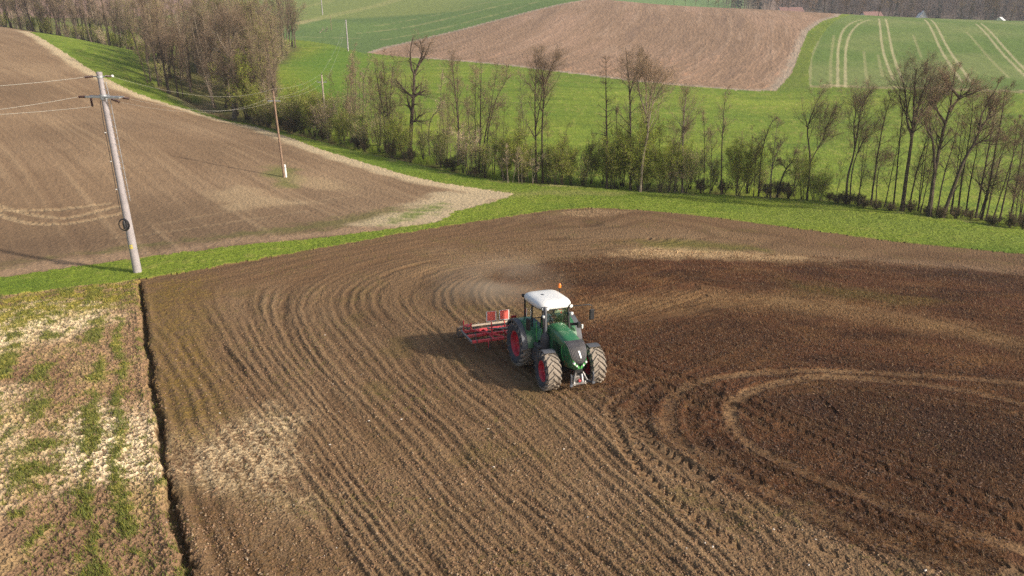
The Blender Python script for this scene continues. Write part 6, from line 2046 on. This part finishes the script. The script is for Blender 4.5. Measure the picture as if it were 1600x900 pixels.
# stubble and straw in the dark field, upright and lying
stubP = onto([(745, 432), (800, 418), (900, 400), (1020, 390), (1200, 398), (1400, 405), (1640, 420), (1700, 900), (1560, 920), (1330, 850), (1120, 745), (985, 665), (870, 600), (800, 470)])
x, y, r = scatter(420000, (R(-8), R(40)), (15, 52), 23)
k = surf_lookup(x, y)
keep = in_near[k] & inside(x, y, stubP) & (r.rand(len(x)) < .35 + .5 * (pn(x * .5, y * .9, 6) + .3))
x, y = x[keep], y[keep]
mi = (r.rand(len(x)) < .80).astype(int)
d_ = np.hypot(x, y)
blades("stubble", x, y, r.uniform(.04, .15, len(x)), r.uniform(.008, .018, len(x)) * np.maximum(d_ / 28, .8), r, [M_STR, M_STR2], mi, "rusty brown stubble and straw bits over the dark part of the field", 1.6)
# straw and withered weeds over the rest
x, y, r = scatter(260000, (R(-36), R(25)), (14, 50), 24)
k = surf_lookup(x, y)
keep = (in_near[k] | in_weed[k]) & ~inside(x, y, stubP) & (r.rand(len(x)) < .25 + .5 * pn(x * .25, y * .25, 9))
x, y = x[keep], y[keep]
mi = r.choice([0, 1, 2], len(x), p=[.55, .33, .12])
blades("crop_residue", x, y, r.uniform(.015, .07, len(x)), r.uniform(.006, .016, len(x)) * np.maximum(np.hypot(x, y) / 28, .8), r, [M_STR, M_STR2, M_GR2], mi, "thin straw and withered weed bits on the cultivated soil", 2.2)
# clods and pebbles
def clods(n, seed, ang, dist, keepf, s0, s1, name, mats, p, label):
    x, y, r = scatter(n, ang, dist, seed)
    k = surf_lookup(x, y); kp = keepf(x, y, k, r)
    x, y = x[kp], y[kp]; n = len(x)
    z = zsurf(x, y)
    ico = np.array([[0, 0, 1], [.9, 0, .3], [.28, .85, .3], [-.72, .53, .3], [-.72, -.53, .3], [.28, -.85, .3], [.5, .3, -.6], [-.4, .5, -.6], [0, -.6, -.6]])
    Fc = np.array([[0, 1, 2], [0, 2, 3], [0, 3, 4], [0, 4, 5], [0, 5, 1], [1, 6, 2], [2, 6, 7], [2, 7, 3], [3, 7, 4], [4, 7, 8], [4, 8, 5], [5, 8, 1], [1, 8, 6]])
    sz = s0 + (s1 - s0) * r.rand(n) ** 3
    V = ico[None] * (1 + .35 * r.normal(0, 1, (n, 9, 1)).clip(-1, 1)) * sz[:, None, None] * r.uniform(.7, 1.3, (n, 1, 3))
    th = r.uniform(0, 6.28, n); c, s = np.cos(th)[:, None], np.sin(th)[:, None]
    V = np.stack([V[..., 0] * c - V[..., 1] * s, V[..., 0] * s + V[..., 1] * c, V[..., 2] * .75], -1) + np.stack([x, y, z + sz * .25], 1)[:, None]
    F = (np.arange(n)[:, None, None] * 9 + Fc[None]).reshape(-1, 3).astype(np.int32)
    mi = np.repeat(r.choice(len(mats), n, p=p), len(Fc))
    o = mesh_np(name, V.reshape(-1, 3), F, mats, mi=mi)
    o["kind"] = "stuff"; o["label"] = label
M_CL1 = mat("soil_clod", (.21, .125, .07), .95, var=.3, vscale=1.5)
M_CL2 = mat("dry_clod", (.31, .22, .135), .95, var=.2, vscale=1.5)
M_CL3 = mat("pebble", (.62, .56, .48), .8, var=.15, vscale=1.5)
clods(90000, 31, (R(-38), R(38)), (13.5, 34), lambda x, y, k, r: (in_near[k] | in_weed[k]) & ~inside(x, y, stubP) & (r.rand(len(x)) < .55 + .5 * pn(x * .4, y * .4, 3)), .010, .042, "soil_clods", [M_CL1, M_CL2, M_CL3], [.84, .157, .003], "crumbly brown soil clods on the worked ground")
M_CL4 = mat("dark_clod", (.11, .065, .042), .95, var=.3, vscale=1.5)
clods(45000, 32, (R(-5), R(40)), (13.5, 34), lambda x, y, k, r: in_near[k] & inside(x, y, stubP), .012, .05, "dark_soil_clods", [M_CL4, M_CL1], [.96, .04], "dark soil clods in the unworked stubble ground")

# ------------------------------------------------------------------ houses beyond the ridge
M_PLASTER = mat("white_plaster", (.78, .76, .74), .8, var=.04)
M_TILE = mat("red_roof_tiles", (.22, .12, .10), .8, var=.15, vscale=2)
M_GREYR = mat("pale_metal_roof", (.70, .70, .70), .45, var=.05)
M_WIN = mat("window_glass", (.03, .035, .045), .15, var=.1)
def house(px, Y, dz, L, Wd, Hw, Hr, rot, roofm, label, wallm=None, cat="house"):
    p = at_col(px, Y)
    t = empty("house", (p[0], p[1], p[2] + dz), (0, 0, rot)); tag(t, label, cat)
    m = MB()
    m.add([(-L/2, -Wd/2, -3), (L/2, -Wd/2, -3), (L/2, Wd/2, -3), (-L/2, Wd/2, -3), (-L/2, -Wd/2, Hw), (L/2, -Wd/2, Hw), (L/2, Wd/2, Hw), (-L/2, Wd/2, Hw), (-L/2, 0, Hw + Hr), (L/2, 0, Hw + Hr)],
          [(0, 1, 5, 4), (2, 3, 7, 6), (0, 4, 8, 7, 3), (1, 2, 6, 9, 5)])
    m.build("wall", [wallm or M_PLASTER], t)
    m = MB()
    for s in (-1, 1):
        a, b = np.array([0, s * (Wd/2 + .5), Hw - .5 * Hr / (Wd/2) + .15]), np.array([0, 0, Hw + Hr + .15])
        for th in (0,):
            V = [(-L/2 - .4, a[1], a[2]), (L/2 + .4, a[1], a[2]), (L/2 + .4, 0, b[2]), (-L/2 - .4, 0, b[2])]
            V += [(v[0], v[1], v[2] - .14) for v in V]
            m.add(V, [(0, 1, 2, 3), (7, 6, 5, 4), (0, 4, 5, 1), (3, 2, 6, 7), (0, 3, 7, 4), (1, 5, 6, 2)])
    rf = m.build("roof", [roofm], t)
    m = MB(); m.box((L * .2, Wd * .15, Hw + Hr * .9), (.7, .7, 1.6), bev=.03); m.build("chimney", [M_TILE], rf)
    for s in (-1, 1):
        for k in range(3):
            m = MB(); m.box((-L * .3 + k * L * .3, s * (Wd/2 + .01), Hw * .55), (1.1, .08, 1.3)); m.build("window", [M_WIN], t)
        m = MB(); m.box((s * (L/2 + .01), 0, Hw * .55), (.08, 1.1, 1.3)); m.build("window", [M_WIN], t)
def ztop(px, py, Y):
    return CAM_H - _T(py) * Y
for (px, Y, ty, L, Wd, Hw, Hr, rot, rm, lab) in (
    (1437, 420, 17.0, 9, 3.6, 5.5, 3.0, 1.25, M_GREYR, "small house with a bright white gable beyond the ridge, before the dark firs"),
    (1358, 430, 18.5, 11, 7, 2.6, 2.6, .25, M_TILE, "low house with a reddish roof behind the ridge, left of the white gable"),
    (1560, 400, 27.0, 9, 6, 2.2, 2.4, .9, M_GREYR, "low building with a pale slanting roof edge just showing over the crop field"),
    (1232, 520, 11.5, 16, 9, 3.0, 3.6, .15, M_TILE, "farmhouse with a broad pinkish roof between the ridge trees")):
    p = at_col(px, Y)
    dz = ztop(px, ty, Y) - (Hw + Hr) - p[2]
    house(px, Y, dz, L, Wd, Hw, Hr, rot, rm, lab)

# two cut-off pale branches lying in the wheat field
for (px, py, a) in ((503, 51, .4), (510, 50, -.5)):
    p = at(px, py)
    m = MB(); m.tube([(-.9, 0, .25), (-.3, .2, .6), (.2, 0, 1.3), (.7, .1, 2.4)], [.16, .14, .11, .05], 6)
    m.tube([(.1, .05, 1.1), (.8, -.2, 1.5), (1.4, 0, 1.4)], [.09, .07, .03], 5)
    o = m.build("dead_branch", [M_PALEBARK]); o.location = (p[0], p[1], p[2] - .3); o.rotation_euler = (0, 0, a)
    tag(o, "pale broken branch sticking out of the green wheat field, " + ("left of two" if a > 0 else "right of two"), "branch", "pale branches in the wheat field")

# ------------------------------------------------------------------ dust behind the implement
def dust():
    m, n, b = new_mat("dust")
    n.nodes.remove(b)
    out = n.nodes["Material Output"]
    pv = n.nodes.new("ShaderNodeVolumePrincipled")
    pv.inputs["Color"].default_value = (.80, .66, .50, 1)
    tc = n.nodes.new("ShaderNodeTexCoord")
    ln = n.nodes.new("ShaderNodeVectorMath"); ln.operation = 'LENGTH'
    n.links.new(tc.outputs["Object"], ln.inputs[0])
    nz = n.nodes.new("ShaderNodeTexNoise"); nz.inputs["Scale"].default_value = 1.6; nz.inputs["Detail"].default_value = 4
    n.links.new(tc.outputs["Object"], nz.inputs["Vector"])
    a = n.nodes.new("ShaderNodeMapRange"); a.inputs[1].default_value = 1.0; a.inputs[2].default_value = .1; a.inputs[3].default_value = 0; a.inputs[4].default_value = 1
    n.links.new(ln.outputs["Value"], a.inputs[0])
    c = n.nodes.new("ShaderNodeMapRange"); c.inputs[1].default_value = .38; c.inputs[2].default_value = .7
    n.links.new(nz.outputs["Fac"], c.inputs[0])
    mu = n.nodes.new("ShaderNodeMath"); mu.operation = 'MULTIPLY'
    n.links.new(a.outputs[0], mu.inputs[0]); n.links.new(c.outputs[0], mu.inputs[1])
    mu2 = n.nodes.new("ShaderNodeMath"); mu2.operation = 'MULTIPLY'; mu2.inputs[1].default_value = .32
    n.links.new(mu.outputs[0], mu2.inputs[0]); n.links.new(mu2.outputs[0], pv.inputs["Density"])
    n.links.new(pv.outputs[0], out.inputs["Volume"])
    q = MB(); q.lathe([(0, -1)] + [(math.sin(t), -math.cos(t)) for t in np.linspace(.2, math.pi - .2, 12)] + [(0, 1)], 24, 'z')
    o = q.build("dust", [m])
    p = at(785, 478)
    o.location = (p[0] - .3, p[1] + 1.0, p[2] + .9); o.scale = (4.6, 4.2, 1.5); o.rotation_euler = (0, 0, R(-20))
    o["kind"] = "stuff"; o["label"] = "thin tan dust drifting up behind the implement"
dust()
# ------------------------------------------------------------------ haze
def haze():
    m, n, b = new_mat("haze")
    n.nodes.remove(b)
    pv = n.nodes.new("ShaderNodeVolumePrincipled")
    pv.inputs["Color"].default_value = (.80, .86, .95, 1)
    pv.inputs["Density"].default_value = .00028
    pv.inputs["Anisotropy"].default_value = .2
    n.links.new(pv.outputs[0], n.nodes["Material Output"].inputs["Volume"])
    zt = float(GZ2.max()) + 40
    q = MB(); q.box((0, 0, (zt - 40) / 2), (7400, 7400, zt + 40))
    o = q.build("haze", [m]); o["kind"] = "stuff"
haze()
